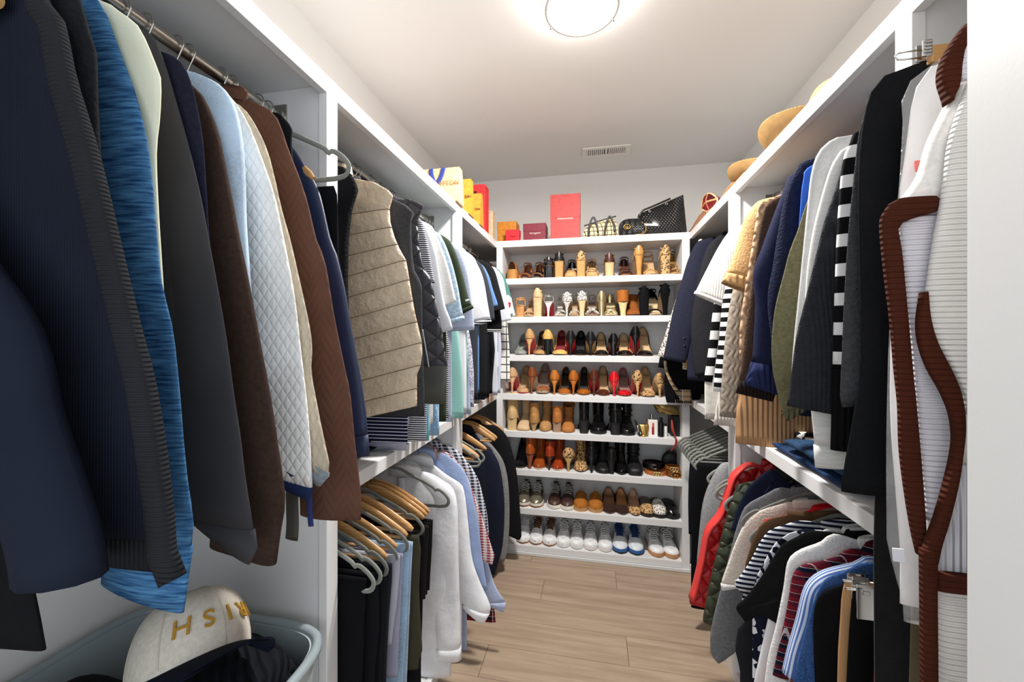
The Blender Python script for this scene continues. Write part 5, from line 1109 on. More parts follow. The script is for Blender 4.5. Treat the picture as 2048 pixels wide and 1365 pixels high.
boot(5, 1255, 'F', 'black buckled moto boot with a round toe', LEA('1b1a1c', .22), 'block', .05, .17, strap=True, sole='161616', lug=.008, wk=1.15)
# sixth shelf
pump(6, 1039, 'F', 'black peep-toe pump behind the black suit sleeve', LEA('26262a', .2), '1a1a1c', h=.1, toe='round', peep=True)
boot(6, 1060, 'B', 'cognac leather boot with a cone heel', LEA('a04e1e', .22), 'cone', .095, .12, hm=LEA('8a4a30', .3))
boot(6, 1077, 'F', 'cognac leather boot with a pointed toe', LEA('9c4a1c', .22), 'cone', .08, .13, toe='pointed', sole='c9b9a0', wk=1.1)
boot(6, 1099, 'B', 'russet leather boot with a thin heel', LEA('a03c1c', .22), 'stiletto', .085, .09, hm=LEA('5a3426', .3))
boot(6, 1115, 'F', 'russet leather boot with a glossy pointed toe', LEA('a0401f', .2), 'stiletto', .08, .13, toe='pointed', sole='c9b9a0', wk=1.1)
pump(6, 1137, 'B', 'leopard ankle pump with a thin gold heel', LEO, '2a1c14', h=.085, toe='round', wk=1.25, hm=M('b0905a', 'flat', .4))
boot(6, 1161, 'F', 'leopard ankle boot with a pointed toe', LEO, 'stiletto', .075, .12, toe='pointed', sole='4a3824', wk=1.12)
boot(6, 1183, 'B', 'black stiletto boot with its leopard lining showing', LEA('17171a', .4), 'stiletto', .105, .12, sole='141416', wk=1.1)
boot(6, 1207, 'F', 'black matte boot with a rounded toe', LEA('1e1e20', .5), 'stiletto', .08, .14, sole='141416', wk=1.15)
boot(6, 1223, 'B', 'black boot with a thick square heel on the sixth shelf', LEA('1a1a1c', .4), 'slim', .085, .06, sole='141416')
boot(6, 1243, 'F', 'black smooth boot with a glossy instep', LEA('1a1a1c', .25), 'slim', .08, .1, toe='pointed', sole='141416')
boot(6, 1271, 'F', 'black sock boot with a folded cuff and flat toe', LEA('232325', .5), 'block', .04, .14, toe='square', sole='1a1a1a', lug=.012, strap=True, wk=1.1)
# seventh shelf
GMET = M('8f8874', 'flat', .3, metal=.6, name='pewter_leather')
sneaker(7, 1046, 'pewter grey sneaker partly behind the black suit sleeve', GMET, 'ded8cc', 'c9c8c2', c('3c3a38'), outs='a0582e', cap=GMET, side=c('5c564c'))
sneaker(7, 1071, 'pewter grey sneaker with a white star tongue beside the brown pair', GMET, 'ded8cc', 'c9c8c2', c('3c3a38'), outs='a0582e', cap=GMET, side=c('5c564c'))
sneaker(7, 1108, 'brown sneaker with a lace trailing over the shelf edge', LEA('4c3530', .3), 'e8e2d4', 'a5a49e', c('2c2624'), cap=LEA('5c423a', .25))
sneaker(7, 1134, 'brown sneaker beside the tan suede clogs', LEA('4c3530', .3), 'e8e2d4', 'a5a49e', c('2c2624'), cap=LEA('5c423a', .25))
clog(7, 1161, 'F', 'tan suede clog, left of the pair', SUE('a5682a'), 'b58a5c', wk=1.12)
clog(7, 1191, 'F', 'tan suede clog, right of the pair', SUE('a5682a'), 'b58a5c', wk=1.12)
pump(7, 1219, 'F', 'dark brown pointed flat beside the tan suede clogs', LEA('4a3028', .35), 'a57c5c', h=.022, heel='flat', wk=1.25, sole='6b5244')
pump(7, 1245, 'F', 'dark brown pointed flat with a light tan insole', LEA('4a3028', .35), 'c08a58', h=.022, heel='flat', wk=1.2, sole='6b5244')
pump(7, 1271, 'F', 'small leopard flat with pale insole tip', LEO, 'cfa888', h=.02, heel='flat', wk=1.05, sole='5a4030')
clog(7, 1296, 'F', 'leopard trimmed slide with grey insole', LEO, '3a2a20', t0=.72, insole='6b5f56', name='slide')
clog(7, 1320, 'F', 'spotted black and white slide with a broad band', LEO2, '2a2420', t0=.5, insole='4a4440', name='slide', wk=1.1)
clog(7, 1345, 'F', 'black patent slide at right end of seventh shelf', PAT('17171a'), '1a1a1a', t0=.78, insole='26262a', name='slide', wk=1.1)
# bottom shelf
WS = c('e2e3e4', 'leather', rough=.5)
sneaker(8, 1045, 'white sneaker with a gum patch, half hidden by the black suit', WS, 'ece8e2', 'd8dadf', outs='9a5a2c')
sneaker(8, 1071, 'white sneaker with leopard tongue and gum sole, left of the pair', WS, 'e8e4de', '4a2c1a', LEO, outs='a5683a', cap=WS, thick=.024)
sneaker(8, 1098, 'white sneaker with leopard tongue and gum sole, right of the pair', WS, 'e8e4de', '4a2c1a', LEO, outs='a5683a', cap=WS, thick=.024)
sneaker(8, 1126, 'plain white sneaker with tied laces beside the leopard-tongue pair', WS, 'e6e6e4', 'dcdcd8', c('8f9194'), cap=WS)  # grey tongues on these white pairs paint the shaded gaps between laces
sneaker(8, 1153, 'plain white sneaker with tied laces set further forward', WS, 'e6e6e4', 'dcdcd8', c('8f9194'), cap=WS)
sneaker(8, 1181, 'white tennis shoe with a long bow, left of the pair', WS, 'e6e0dc', 'd2d4d6', c('8f9194'), cap=WS)
sneaker(8, 1211, 'white tennis shoe beside the blue running shoe', WS, 'e6e0dc', 'd2d4d6', c('8f9194'), cap=WS)
RUN = c('dfe4e8', 'knit', p=.006)
sneaker(8, 1241, 'white and blue running shoe with blue laces, left of the pair', RUN, '2f5f9e', '1d3f78', c('274a86'), outs='3a3c40', side=c('e8e8e4', rough=.5), thick=.03, wk=1.05)
sneaker(8, 1273, 'white and blue running shoe with a blue tongue, right of the pair', RUN, '2f5f9e', '1d3f78', c('274a86'), outs='3a3c40', side=c('e8e8e4', rough=.5), thick=.03, wk=1.05)
sneaker(8, 1307, 'white sneaker with a thick gum sole, left of the last pair', WS, 'c08a5c', 'd6d6d2', c('85878a'), cap=WS, rz=.12)  # tongue greyed on the last pair too, as painted shade between laces
sneaker(8, 1334, 'white sneaker with a thick gum sole next to the right stile', WS, 'c08a5c', 'd6d6d2', c('85878a'), cap=WS, rz=.16)
# ======================================================== things on the top shelves
def text(body, size, loc, rot, mat, parent, name='lettering', extrude=.0006, shear=0, space=1.0, align='CENTER'):
    cu = bpy.data.curves.new(name, 'FONT'); cu.body = body; cu.size = size; cu.extrude = extrude; cu.align_x = align; cu.align_y = 'CENTER'; cu.shear = shear; cu.space_character = space
    tmp = bpy.data.objects.new('tmp', cu); C.objects.link(tmp); bpy.context.view_layer.update()
    me = bpy.data.meshes.new_from_object(tmp.evaluated_get(bpy.context.evaluated_depsgraph_get())); bpy.data.objects.remove(tmp)
    me.materials.clear(); me.materials.append(mat); me.name = name
    o = bpy.data.objects.new(name, me); C.objects.link(o); o.location = loc; o.rotation_euler = rot
    kids = [k for k in parent.children if k.name.split('.')[0] in ('body', 'base')] if parent.type == 'EMPTY' else []
    o.parent = kids[0] if kids else parent; return o
def pbox(uL, uR, vT, vTu, Y, dep, lab, cat, name, mat, zb=TOP, lid=None, bevel=.002, seam=None):
    a, b = onY(uL, vTu, Y), onY(uR, vTu, Y); z = onY(vTu, vT, Y).z if False else onY(uR, vT, Y).z; h = z-zb
    r = thing(name, lab, cat, ((a.x+b.x)/2, Y, zb)); hw = (b.x-a.x)/2
    if lid:
        MB().box(-hw+.0015, hw-.0015, .0015, dep-.0015, 0.0005, h*(1-lid)).build('base', mat, r, bevel=bevel)
        MB().box(-hw, hw, 0, dep, h*(1-lid)-.004, h).build('lid', mat, r, bevel=bevel)
    else: MB().box(-hw, hw, 0, dep, .0005, h).build('body', mat, r, bevel=bevel)
    return r, hw, h
PAP = lambda h: c(h, 'leather', rough=.6)
def paper_bag(uL, uR, vT, Y, dep, lab, h_, col, words, tcol, handles=None, tsize=.02, tz=.45, topf=.0):
    a, b = onY(uL, vT, Y), onY(uR, vT, Y); h = b.z-TOP; hw = (b.x-a.x)/2
    r = thing('shopping_bag', lab, 'shopping bag', ((a.x+b.x)/2, Y, TOP)); m = MB()
    rings = []
    for f, d in ((0, 1), (.12, 1), (.5, .8), (1, .45)):
        y0, y1 = dep*(1-d)/2, dep*(1+d)/2; z = .0005+h*f; w = hw
        rings.append([(-w, y0, z), (w, y0, z), (w*1.0, (y0+y1)/2-.0, z), (w, y1, z), (-w, y1, z), (-w, (y0+y1)/2, z)])
    t = rings[-1]; rings += [[(p[0]*.985, dep/2+(p[1]-dep/2)*.95, p[2]) for p in t], [(p[0]*.985, dep/2+(p[1]-dep/2)*.9, p[2]-h*.8) for p in t]]
    m.loft(rings, True, True).build('body', PAP(col), r)
    if handles:
        for yy in (dep*.25, dep*.72):
            P = smooth_path([(-hw*.30, yy-.003, h*.99), (-hw*.22, yy-.012, h*.75), (-hw*.02, yy-.016, h*.52), (hw*.2, yy-.012, h*.72), (hw*.30, yy-.003, h*1.0)], 20)
            MB().tube([tuple(p) for p in P], [.012]*20, 8, flat=.12, up=(1, 0, .3)).build('handle', M(handles, 'flat', .7), r, True)
    if words:
        f = tz; d0 = dep*(1-np.interp(f, [0, .12, .5, 1], [1, 1, .8, .45]))/2
        text(words, tsize, (0, d0-.003, h*f), (PI/2+.03, 0, 0), M(tcol, 'flat', .5), r, space=1.05)
    return r
paper_bag(828, 914.5, 329, 1.80, .1, 'pale peach paper shopping bag with blue ribbon handles on the left top shelf', 0, 'd6ae80', 'LOUIS VUITTON', '8f6636', '2b3f9a', .030, .52)
paper_bag(884, 938.5, 354, 2.0, .09, 'amber yellow paper bag, taller of the two beside the peach bag', 0, 'cc8c2a', 'LOUIS VUITTON', '54401c', None, .022, .48)
paper_bag(914, 960, 384, 2.20, .08, 'small amber yellow paper bag in front of the red gift bag', 0, 'cc8c2a', 'LOUIS VUITTON', '54401c', None, .018, .48)
r, hw, h = pbox(926, 970, 368, 368, 2.34, .09, 'tall red gift bag with a cut-out handle behind the small amber bag', 'gift bag', 'gift_bag', PAP('c81e22'))
MB().box(-hw*.55, hw*.25, -.0012, .002, h*.80, h*.86).build('handle_slot', M('5a0c10', 'flat', .8), r)
pbox(950, 985.5, 421, 421, 2.58, .06, 'plain beige carton standing in the left corner of the top shelf', 'box', 'carton', PAP('cdb693'))
r, hw, h = pbox(993.8, 1032.5, 442, 442, 2.70, .12, 'orange gift box at the left end above the shoe cabinet', 'gift box', 'gift_box', PAP('c47c1a'), lid=.35)
text('LOUIS VUITTON', .011, (.012, -.0015, h*.35), (PI/2, 0, 0), M('6a4a18', 'flat', .5), r)
r, hw, h = pbox(1011, 1039, 459, 459, 2.64, .05, 'small red box in front of the orange gift box', 'gift box', 'gift_box', PAP('cf1526'), lid=.5)
text('Salvatore', .010, (.004, -.0015, h*.42), (PI/2, 0, 0), M('7a0d16', 'flat', .5), r, shear=.3)
r, hw, h = pbox(1046, 1091.5, 445.5, 445.5, 2.68, .13, 'maroon gift box with pale script between the red boxes', 'gift box', 'gift_box', PAP('8c1f35'), lid=.4)
text('Ferragamo', .017, (.004, -.0015, h*.46), (PI/2, 0, 0), M('e6cfc8', 'flat', .5), r, shear=.35)
r, hw, h = pbox(1100.5, 1160.5, 386, 386, 2.67, .075, 'tall coral red box with silver lettering, biggest box above the shoes', 'gift box', 'gift_box', PAP('bb3b38'), lid=.5, bevel=.0015)
text('FERRAGAMO', .0165, (.0, -.0015, h*.46), (PI/2, 0, 0), M('dfd3c8', 'flat', .4), r, space=1.1)
# handbags
def handbag_check():
    Y = 2.70; a, b = onY(1164, 470, Y), onY(1237, 470, Y); h = onY(1220, 430, Y).z-TOP; hw = (b.x-a.x)/2
    r = thing('handbag', 'cream and black checked bowling handbag with black leather handles', 'handbag', ((a.x+b.x)/2, Y, TOP))
    m = MB(); rings = []
    for i in range(15):
        f = -1+2*i/14; k = (1-abs(f)**5*.25); x = hw*f; tilt = .012*f; prof = []
        for q in range(20):
            ca, sa = sup(2*PI*q/20, 3.0); prof.append((x-.01*(sa+1)*f*.6, .07+.068*ca*(1-.28*(sa+1)/2), h*(.5+.12*f)*k*.98*(1+sa)*.86))
        rings.append(prof)
    m.loft(rings).build('body', c('e3cfa6', 'windowpane', col2='43372c', p=.028), r, True, angle=1.0)
    for x0 in (-.045, .035):
        pass
    for yy, dz in ((-.004, 0), (.144, .0)):
        for sx in (-.05, .055):
            P = smooth_path([(sx-.028, yy, .004), (sx-.02, yy-.004, h*.55), (sx+.006, yy-.004, h*.93), (sx+.03, yy-.006, h*.6), (sx+.036, yy-.01, h*.25)], 18)
            MB().tube([tuple(p) for p in P], [.006]*18, 8, flat=.5).build('handle', LEA('221d1c'), r, True)
    MB().tube([tuple(p) for p in smooth_path([(-hw*.9, .07, h*.72), (0, .07, h*.9), (hw*.9, .07, h*1.06)], 12)], [.004]*12, 8).build('zip_tape', LEA('221d1c'), r, True)
handbag_check()
def emblem(root, cx, z, y, rad, wire, mat, flip_gap=.55):
    m = MB()
    for sx, d in ((-1, 1), (1, -1)):
        pts = []
        for k in range(22):
            a = math.radians(50+k*(285)/21); pts.append((cx+sx*rad*.45+d*rad*math.cos(a)*1.0, y-.001*sx, z+rad*math.sin(a)*1.05))
        e = pts[-1]; pts += [(e[0], e[1], z), (e[0]-d*rad*.55, e[1], z)]
        m.tube(pts, wire, 8)
    m.build('emblem', mat, root, True)
def camera_bag():
    Y = 2.68; a, b = onY(1238, 470, Y), onY(1290, 470, Y); h = onY(1262, 437, Y).z-TOP; hw = (b.x-a.x)/2
    r = thing('handbag', 'black quilted chain-strap handbag with gold interlocked letters', 'handbag', ((a.x+b.x)/2, Y, TOP))
    m = MB(); rings = []
    for y, k in ((0.004, .9), (0, .97), (.012, 1), (.05, 1), (.062, .97), (.06, .9)):
        ring = []
        for q in range(36):
            ca, sa = sup(2*PI*q/36, 3.2); ring.append((hw*ca*k, y, h*.5+h*.5*sa*(k if sa > 0 else 1)*(1-.1*abs(ca)**2)))
        rings.append(ring)
    m.loft(rings).build('body', c('1b1b1d', 'chevron', p=.016, rough=.35), r, True, angle=1.0)
    emblem(r, -hw*.38, h*.55, -.003, .0135, .0024, GOLD)
    m = MB(); P = smooth_path([(hw*.75, -.006, h*.75), (hw*1.0, -.014, h*.55), (hw*1.02, -.016, h*.25), (hw*.7, -.016, .012), (hw*.3, -.018, .008)], 26)
    for i, p in enumerate(P):
        t = .0035; q = [(p[0]+(t*math.cos(2*PI*k/8) if i % 2 else 0), p[1]+(0 if i % 2 else t*math.cos(2*PI*k/8)), p[2]+t*1.3*math.sin(2*PI*k/8)) for k in range(8)]
        m.tube(q, .001, 5, closed=True)
    m.build('chain', GOLD, r, True)
camera_bag()
def tote():
    Y = 2.74; c4 = [onY(u, v, Y) for u, v in ((1289, 471), (1374, 466), (1368, 387), (1277, 428))]
    r = thing('tote_bag', 'large black quilted leather tote leaning beside the chain-strap bag', 'handbag', (c4[0].x, Y, TOP)); o = Vector((c4[0].x, Y, TOP))
    rings = []
    for y, k in ((-.012, .96), (-.004, 1), (.06, 1.0), (.11, .99), (.118, .95)):
        cen = sum((p-o for p in c4), Vector())/4; ring = []
        for i in range(4):
            p, q = c4[i]-o, c4[(i+1) % 4]-o
            for f in (0, .25, .5, .75):
                w = p.lerp(q, f); sq = cen+(w-cen)*k; zf = max(0, w.z/.26); ring.append((sq.x, y*(1-.45*zf)+.05*zf*.45, max(.0008, sq.z)))
        rings.append(ring)
    tb = MB().loft(rings).build('body', c('1a1a1c', 'quilt', p=.02, rough=.3, coat=.2), r, True, angle=.9)
    a, b = c4[3]-o, c4[2]-o
    for f in (.25, .62):
        p = a.lerp(b, f); MB().tube([(p.x+.0065*math.cos(2*PI*k/14), -.004, p.z-.018+.0065*math.sin(2*PI*k/14)) for k in range(14)], .0018, 6, closed=True).build('eyelet', CHROME, tb, True)
    p, q = a.lerp(b, .02), a.lerp(b, .7)
    MB().tube([tuple(x) for x in smooth_path([(p.x-.004, -.01, p.z-.03), (p.x+.02, -.014, p.z+.012), (a.lerp(b, .3).x, -.012, a.lerp(b, .3).z+.004), (q.x, -.008, q.z+.004)], 18)], [.006]*18, 8, flat=.6).build('handle', LEA('1a1a1c'), r, True)
tote()
# straps, red-lined sandal and hats on the right top shelf
def straps():
    tan = LEA('b8794c'); L_ = lambda u, v, X: onX(u, v, X)
    r = thing('sandal', 'red-lined wrap sandal with tan straps lying on the right top shelf edge', 'shoe', (.62, 2.2, TOP+.03)); o = Vector((.62, 2.2, TOP+.03))
    e = [onX(u, v, .60)-o for u, v in ((1407, 418), (1412, 395), (1425, 388), (1440, 400), (1432, 415), (1418, 424))]
    cen = sum(e, Vector())/6; rings = []
    P = smooth_path([tuple(p) for p in e]+[tuple(e[0])], 25)[:-1]
    for d, k in ((-.03, .5), (-.02, .9), (0, 1), (.012, .96), (.01, .85), (-.008, .6)):
        rings.append([cen+(Vector(p)-cen)*k+Vector((-d, -d*.6, 0)) for p in P])
    MB().loft(rings).build('footbed', c('8a1520', 'flat', rough=.5), r, True)
    rim = [Vector(p)+Vector((-.013, -.008, 0)) for p in P]
    MB().tube(rim, .004, 8, closed=True).build('rim', LEA('d9a47c'), r, True)
    a, b, d, f = rim[0], rim[12], rim[6], rim[18]
    for p, q in ((a, b), (d, f)):
        MB().tube([tuple(x) for x in smooth_path([p, (p+q)/2+Vector((-.016, -.012, .006)), q], 10)], [.005]*10, 8, flat=.4).build('strap', LEA('c98f62'), r, True)
    for lab, px in (('tan leather cord trailing to the corner above the shoe cabinet', [(1409, 424), (1400, 432), (1391, 446), (1384, 458), (1378, 466)]), ('tan leather straps looping along the right top shelf toward the hats', [(1441, 402), (1449, 388), (1461, 372), (1474, 360), (1484, 354)])):
        q = thing('leather_strap', lab, 'strap', tuple(o))
        for k in range(3):
            pts = [onX(u+k*2, v-1+k*3, .597-.004*k)-o for u, v in px]; pts = [Vector((p.x, p.y, max(p.z, -.024+.004*k))) for p in pts]
            MB().tube([tuple(x) for x in smooth_path([tuple(p) for p in pts], 20)], [.006]*20, 8, flat=.45).build('cord', tan, q, True)
straps()
def hat(lab, loc, R, rc, hc, straw, band, curl=.05, rx=0, ry=0, rz=0, flatb=False):
    r = thing('straw_hat', lab, 'hat', loc, rz); r.rotation_euler = (rx, ry, rz)
    n = 48; m = MB()
    prof = [(rc*.98, .0), (rc*1.25, .003), (R*.85, .012), (R, .03)]
    def br(dz): return [[(q*math.cos(2*PI*k/n), q*math.sin(2*PI*k/n)*1.06, z+dz+curl*(q/R)**3*abs(math.cos(2*PI*k/n))**2) for k in range(n)] for q, z in prof]
    up, dn = br(.002), br(-.002)
    m.loft(up+dn[::-1]+[up[0]], False, False).build('brim', straw, r, True)
    MB().lathe([(rc, -.001), (rc*.985, hc*.4), (rc*.93, hc*.8), (rc*.82, hc*.97), (rc*.55, hc*1.02), (rc*.25, hc*.93), (0, hc*.9)], n=n, sy=1.12).build('crown', straw, r, True)
    MB().lathe([(rc*1.012, .002), (rc*1.018, .004), (rc*1.008, .034), (rc*.99, .035)], n=n, sy=1.12).build('band', band, r, True)
STR = lambda h: c(h, 'weave', p=.006, rough=.7)
hat('tan straw fedora with a dark band, furthest of the three hats', (.725, 1.83, TOP+.003), .165, .085, .085, STR('b08a58'), c('4a443e'), .05, ry=-.08)
hat('tan straw hat with a broad curled brim, middle of the three hats', (.755, 1.53, TOP+.03), .18, .088, .085, STR('b78f5c'), c('c09058'), .055, ry=-.12)
hat('cream straw bucket hat with a grey band, nearest of the three hats', (.745, 1.40, TOP+.004), .108, .092, .125, STR('bfa984'), c('55504a'), .0)
# ======================================================== things on the middle shelves
def folded(lab, name, cat, mat, x0, x1, y0, y1, z0, hh, layers=2, trim=None, rz=0, seed=3):
    cx, cy = (x0+x1)/2, (y0+y1)/2; r = thing(name, lab, cat, (cx, cy, z0), rz); rng = random.Random(seed)
    for k in range(layers):
        m = MB(); rings = []; N = 18; hz = hh/layers
        for i in range(N):
            f = -1+2*i/(N-1); e = (1-abs(f)**6)**.5 if abs(f) < 1 else .05; e = max(e, .08); ring = []
            for q in range(24):
                ca, sa = sup(2*PI*q/24, 3.0); ring.append(((x1-x0)/2*ca*(1-.04*k+.02*math.sin(i*.9+k)), (y1-y0)/2*f*(1-.03*k), hz*(k+.5)+.001+sa*hz*.5*e+.0035*math.sin(5*ca+i*.8+k*2)*(sa > 0)))
            rings.append(ring)
        m.loft(rings).build('layer', mat, r, True)
    return r
J1 = c('22395c', 'denim', col2='2f4c74')
folded('dark denim jeans folded at the bottom of the pile on the right middle shelf', 'folded_jeans', 'jeans', J1, .585, .90, 1.10, 1.50, MIDT, .03, 1)
folded('dark denim jeans folded on top, with a pocket stitched in pale thread', 'folded_jeans', 'jeans', c('27405f', 'denim', col2='345578'), .58, .90, 1.07, 1.40, MIDT+.032, .035, 1, seed=5)
folded('folded red and white knit scarf behind the jeans', 'folded_scarf', 'scarf', c('b8242c', 'stripe', col2='e8e4de', p=.05), .64, .9, 1.56, 1.72, MIDT, .03, 1)
folded('folded black and white patterned sweater behind the jeans', 'folded_sweater', 'sweater', c('1c1c20', 'tweed', col2='d6d6d2', p=.03), .66, .95, 1.40, 1.62, MIDT+.03, .03, 1)
folded('folded dark clothes under the beige puffer vest', 'folded_sweater', 'sweater', c('2c2e3a'), -1.1, -.70, .98, 1.22, MIDT, .05, 2)
def disc_bag():
    r = thing('round_bag', 'round black bag with a tan edge under the striped sweater', 'bag', (.66, 2.12, MIDT)); a = .42; n = 36; R = .075
    def P(ang, d, k=1): x = R*k*math.cos(ang); return (x*math.sin(a)+d*math.cos(a), x*math.cos(a)-d*math.sin(a), R+.002+R*k*math.sin(ang))
    m = MB(); m.loft([[P(2*PI*k/n, d, s) for k in range(n)] for d, s in ((-.028, .9), (-.024, 1), (.024, 1), (.028, .9))]).build('body', LEA('1d1916'), r, True, angle=.8)
    for d in (-.026, .026): MB().tube([P(2*PI*k/n, d) for k in range(n)], .0045, 8, closed=True).build('edge', LEA('b58a50'), r, True)
disc_bag()
folded('brown leather case standing beside the round black bag', 'leather_case', 'bag', LEA('8a4f30'), .60, .67, 1.93, 2.02, MIDT, .14, 1)
def scarf():
    Y = 2.585; o = Vector((.5, Y, 1.06)); r = thing('scarf', 'black scarf edged in tan check with a fringe over the shelf corner', 'scarf', tuple(o)); YC[0] = Y
    XR0 = RODX_R
    def sl(rows, dy, mat, nm, th):
        A = smooth_path(rows, 30); rg = []
        for a, b, v in A:
            p, q = onY(a, v, Y+dy), onY(b, v, Y+dy); rg.append([((p.x+q.x)/2-o.x+sup(2*PI*k/18, 2.6)[0]*(q.x-p.x)/2, dy+sup(2*PI*k/18, 2.6)[1]*th/2, (p.z+q.z)/2-o.z) for k in range(18)])
        MB().loft(rg).build(nm, mat, r, True)
    sl([(1330, 1392, 715), (1330, 1396, 740), (1329, 1400, 765), (1330, 1402, 790), (1333, 1396, 806)], 0, c('17171a', 'wool'), 'body', .03)
    ck = c('b39a76', 'plaid', col2='5c4a38', p=.03)
    sl([(1327, 1333, 722), (1329, 1335, 740), (1334, 1341, 755), (1342, 1351, 772), (1353, 1364, 790), (1364, 1374, 802)], -.025, ck, 'check_edge', .012)
    sl([(1360, 1382, 780), (1360, 1383, 795), (1358, 1384, 803)], -.03, ck, 'end', .012)
    for k in range(9):
        u = 1351+k*4; p = onY(u, 800, Y-.036)-o; MB().tube([(p.x, p.y, p.z), (p.x+.002, p.y, p.z-.018), (p.x+.001*(-1)**k, p.y, p.z-.036-.004*(k % 3))], .002, 6).build('tassel', ck, r, True)
scarf()
def pouch():
    r = thing('leather_pouch', 'tan leather pouch flopping over the left middle shelf end', 'pouch', (-.66, 2.45, MIDT)); t = LEA('b98660', .5)
    MB().loft([[(-.03+.05*sup(2*PI*k/20, 3)[0], y, .03+.03*sup(2*PI*k/20, 3)[1]*h) for k in range(20)] for y, h in ((-.12, .3), (-.1, .8), (0, 1), (.08, .9), (.1, .3))]).build('body', t, r, True)
    fp = MB().tube([tuple(p) for p in smooth_path([(-.01, -.02, .055), (.022, -.02, .045), (.030, -.02, .01), (.031, -.02, -.03)], 12)], [.04]*12, 12, flat=.1, up=(0, 1, 0)).build('flap', LEA('cf9d78', .5), r, True)
    for yy in (-.035, -.008): MB().tube([(.033, yy+.005*math.cos(2*PI*k/10), -.012+.005*math.sin(2*PI*k/10)) for k in range(10)], .002, 6, closed=True).build('rivet', M('4a3020', 'flat', .4), fp, True)
pouch()
# ======================================================== small things among the shoes
def srow(row, u, lab, name, cat, y=2.66): p = onY(u, 700, y); return thing(name, lab, cat, (p.x, y, SHELF[row-1]))
def bottle(row, u, lab, mat, capm, rad, hh, y=2.67, tilt=0):
    r = srow(row, u, lab, 'bottle', 'bottle', y); r.rotation_euler = (0, tilt, 0)
    MB().lathe([(rad, .0005), (rad, hh*.7), (rad*.8, hh*.78), (rad*.45, hh*.8), (rad*.45, hh*.84)], n=20).build('body', mat, r, True, angle=.7)
    MB().lathe([(rad*.6, hh*.82), (rad*.6, hh), (0, hh)], n=20).build('cap', capm, r, True, angle=.7)
def hairclip():
    r = srow(5, 1275, 'black hair claw leaning beside the moto boot', 'hair_clip', 'hair clip'); m = MB()
    m.obox((0, 0, .05), (.005, 0, .0), (0, .03, 0), (-.012, 0, .045)); m.build('body', M('17171a', 'flat', .25), r, bevel=.003)
    MB().tube([(.004, -.03, .03), (-.004, -.034, .07)], .004, 8).build('spring', M('d8d8d8', 'flat', .3, metal=.8), r, True)
hairclip()
def shell():
    r = srow(5, 1287, 'gold shell-shaped ornament on the fifth shoe shelf', 'ornament', 'ornament', 2.65); m = MB(); rings = []
    for i in range(9):
        f = i/8; w = .006+.024*math.sin(PI*.5*(.25+.75*f)); z = .004+.07*f
        rings.append([(w*math.cos(2*PI*k/32)*(1+.07*math.cos(8*2*PI*k/32))+.008*(1-f), .018*math.sin(2*PI*k/32)*(1+.07*math.cos(8*2*PI*k/32))*(1-.6*f*f), z) for k in range(32)])
    m.loft(rings).build('body', M('c9a45c', 'flat', .3, metal=.8), r, True)
    MB().lathe([(.02, .0005), (.022, .008), (.012, .012)], n=24).build('foot', GOLD, r, True)
shell()
AMB = M('9a4a18', 'flat', .15, coat=.5)
bottle(5, 1299, 'amber glass bottle behind the white matchbox', AMB, GOLD, .012, .105, 2.70, tilt=-.12)
r = srow(5, 1306, 'white matchbox with a red lipstick drawn on it', 'matchbox', 'box', 2.655); MB().box(-.028, .028, 0, .03, .0005, .1).build('body', c('e9e6e0', 'flat'), r, bevel=.001)
MB().box(-.007, .007, -.0015, .001, .012, .06).build('lipstick', c('a8141c', 'flat'), r); MB().box(-.004, .006, -.0015, .001, .06, .085).build('lipstick_tip', c('c8383a', 'flat'), r)
bottle(5, 1303, 'small silver perfume bottle standing behind the matchbox', M('cfccc6', 'flat', .2, metal=.7), CHROME, .015, .13, 2.715)
bottle(5, 1322, 'black tube with a white band beside the matchbox', M('141416', 'flat', .2), M('141416', 'flat', .2), .017, .12, 2.66)
bottle(5, 1331, 'white lotion tube next to the black tube', M('e0dfda', 'flat', .4), M('1a1a1a', 'flat', .3), .011, .08, 2.675)
r = srow(5, 1352, 'black framed case at the right end of the fifth shelf', 'case', 'case', 2.68); MB().box(-.03, .022, 0, .11, .0005, .13).build('body', LEA('151517'), r, bevel=.004)
def clutch():
    r = srow(5, 1336, 'gold pleated clutch bag perched on top of the bottles', 'clutch_bag', 'handbag', 2.66); r.location.z += .125; m = MB(); rings = []
    for i in range(15):
        f = -1+2*i/14; e = max(.12, (1-abs(f)**3)**.5)
        rings.append([(.078*f-.0, .05+.045*ca*e, .045-.02*f+.04*sa*e*(1-.35*f)+.003*math.sin(i*2.2+3*ca)) for ca, sa in (sup(2*PI*k/28, 2.2) for k in range(28))])
    m.loft(rings).build('body', M('a8925c', 'flat', .35, metal=.65), r, True)
    MB().tube([tuple(p) for p in smooth_path([(-.078, .0, .07), (-.03, -.002, .045), (.03, -.004, .022), (.07, .006, .02)], 14)], .004, 8).build('frame', GOLD, r, True)
    t = thing('tassel', 'red leather tassel strap hanging over the fifth shelf edge', 'tassel', tuple(r.location)); t.location = (r.location.x+.02, 2.63, SHELF[4])
    for k in range(3): MB().tube([tuple(p) for p in smooth_path([(.0, .02, .11), (.004*k-.004, -.004, .06), (.012, -.016, .02), (.016+.003*k, -.022, -.02), (.0, -.02, -.055), (-.012, -.018, -.075)], 22)], [.0075-.002*(i > 16) for i in range(22)], 8, flat=.5).build('strand', LEA('a5281c', .4), t, True)
clutch()
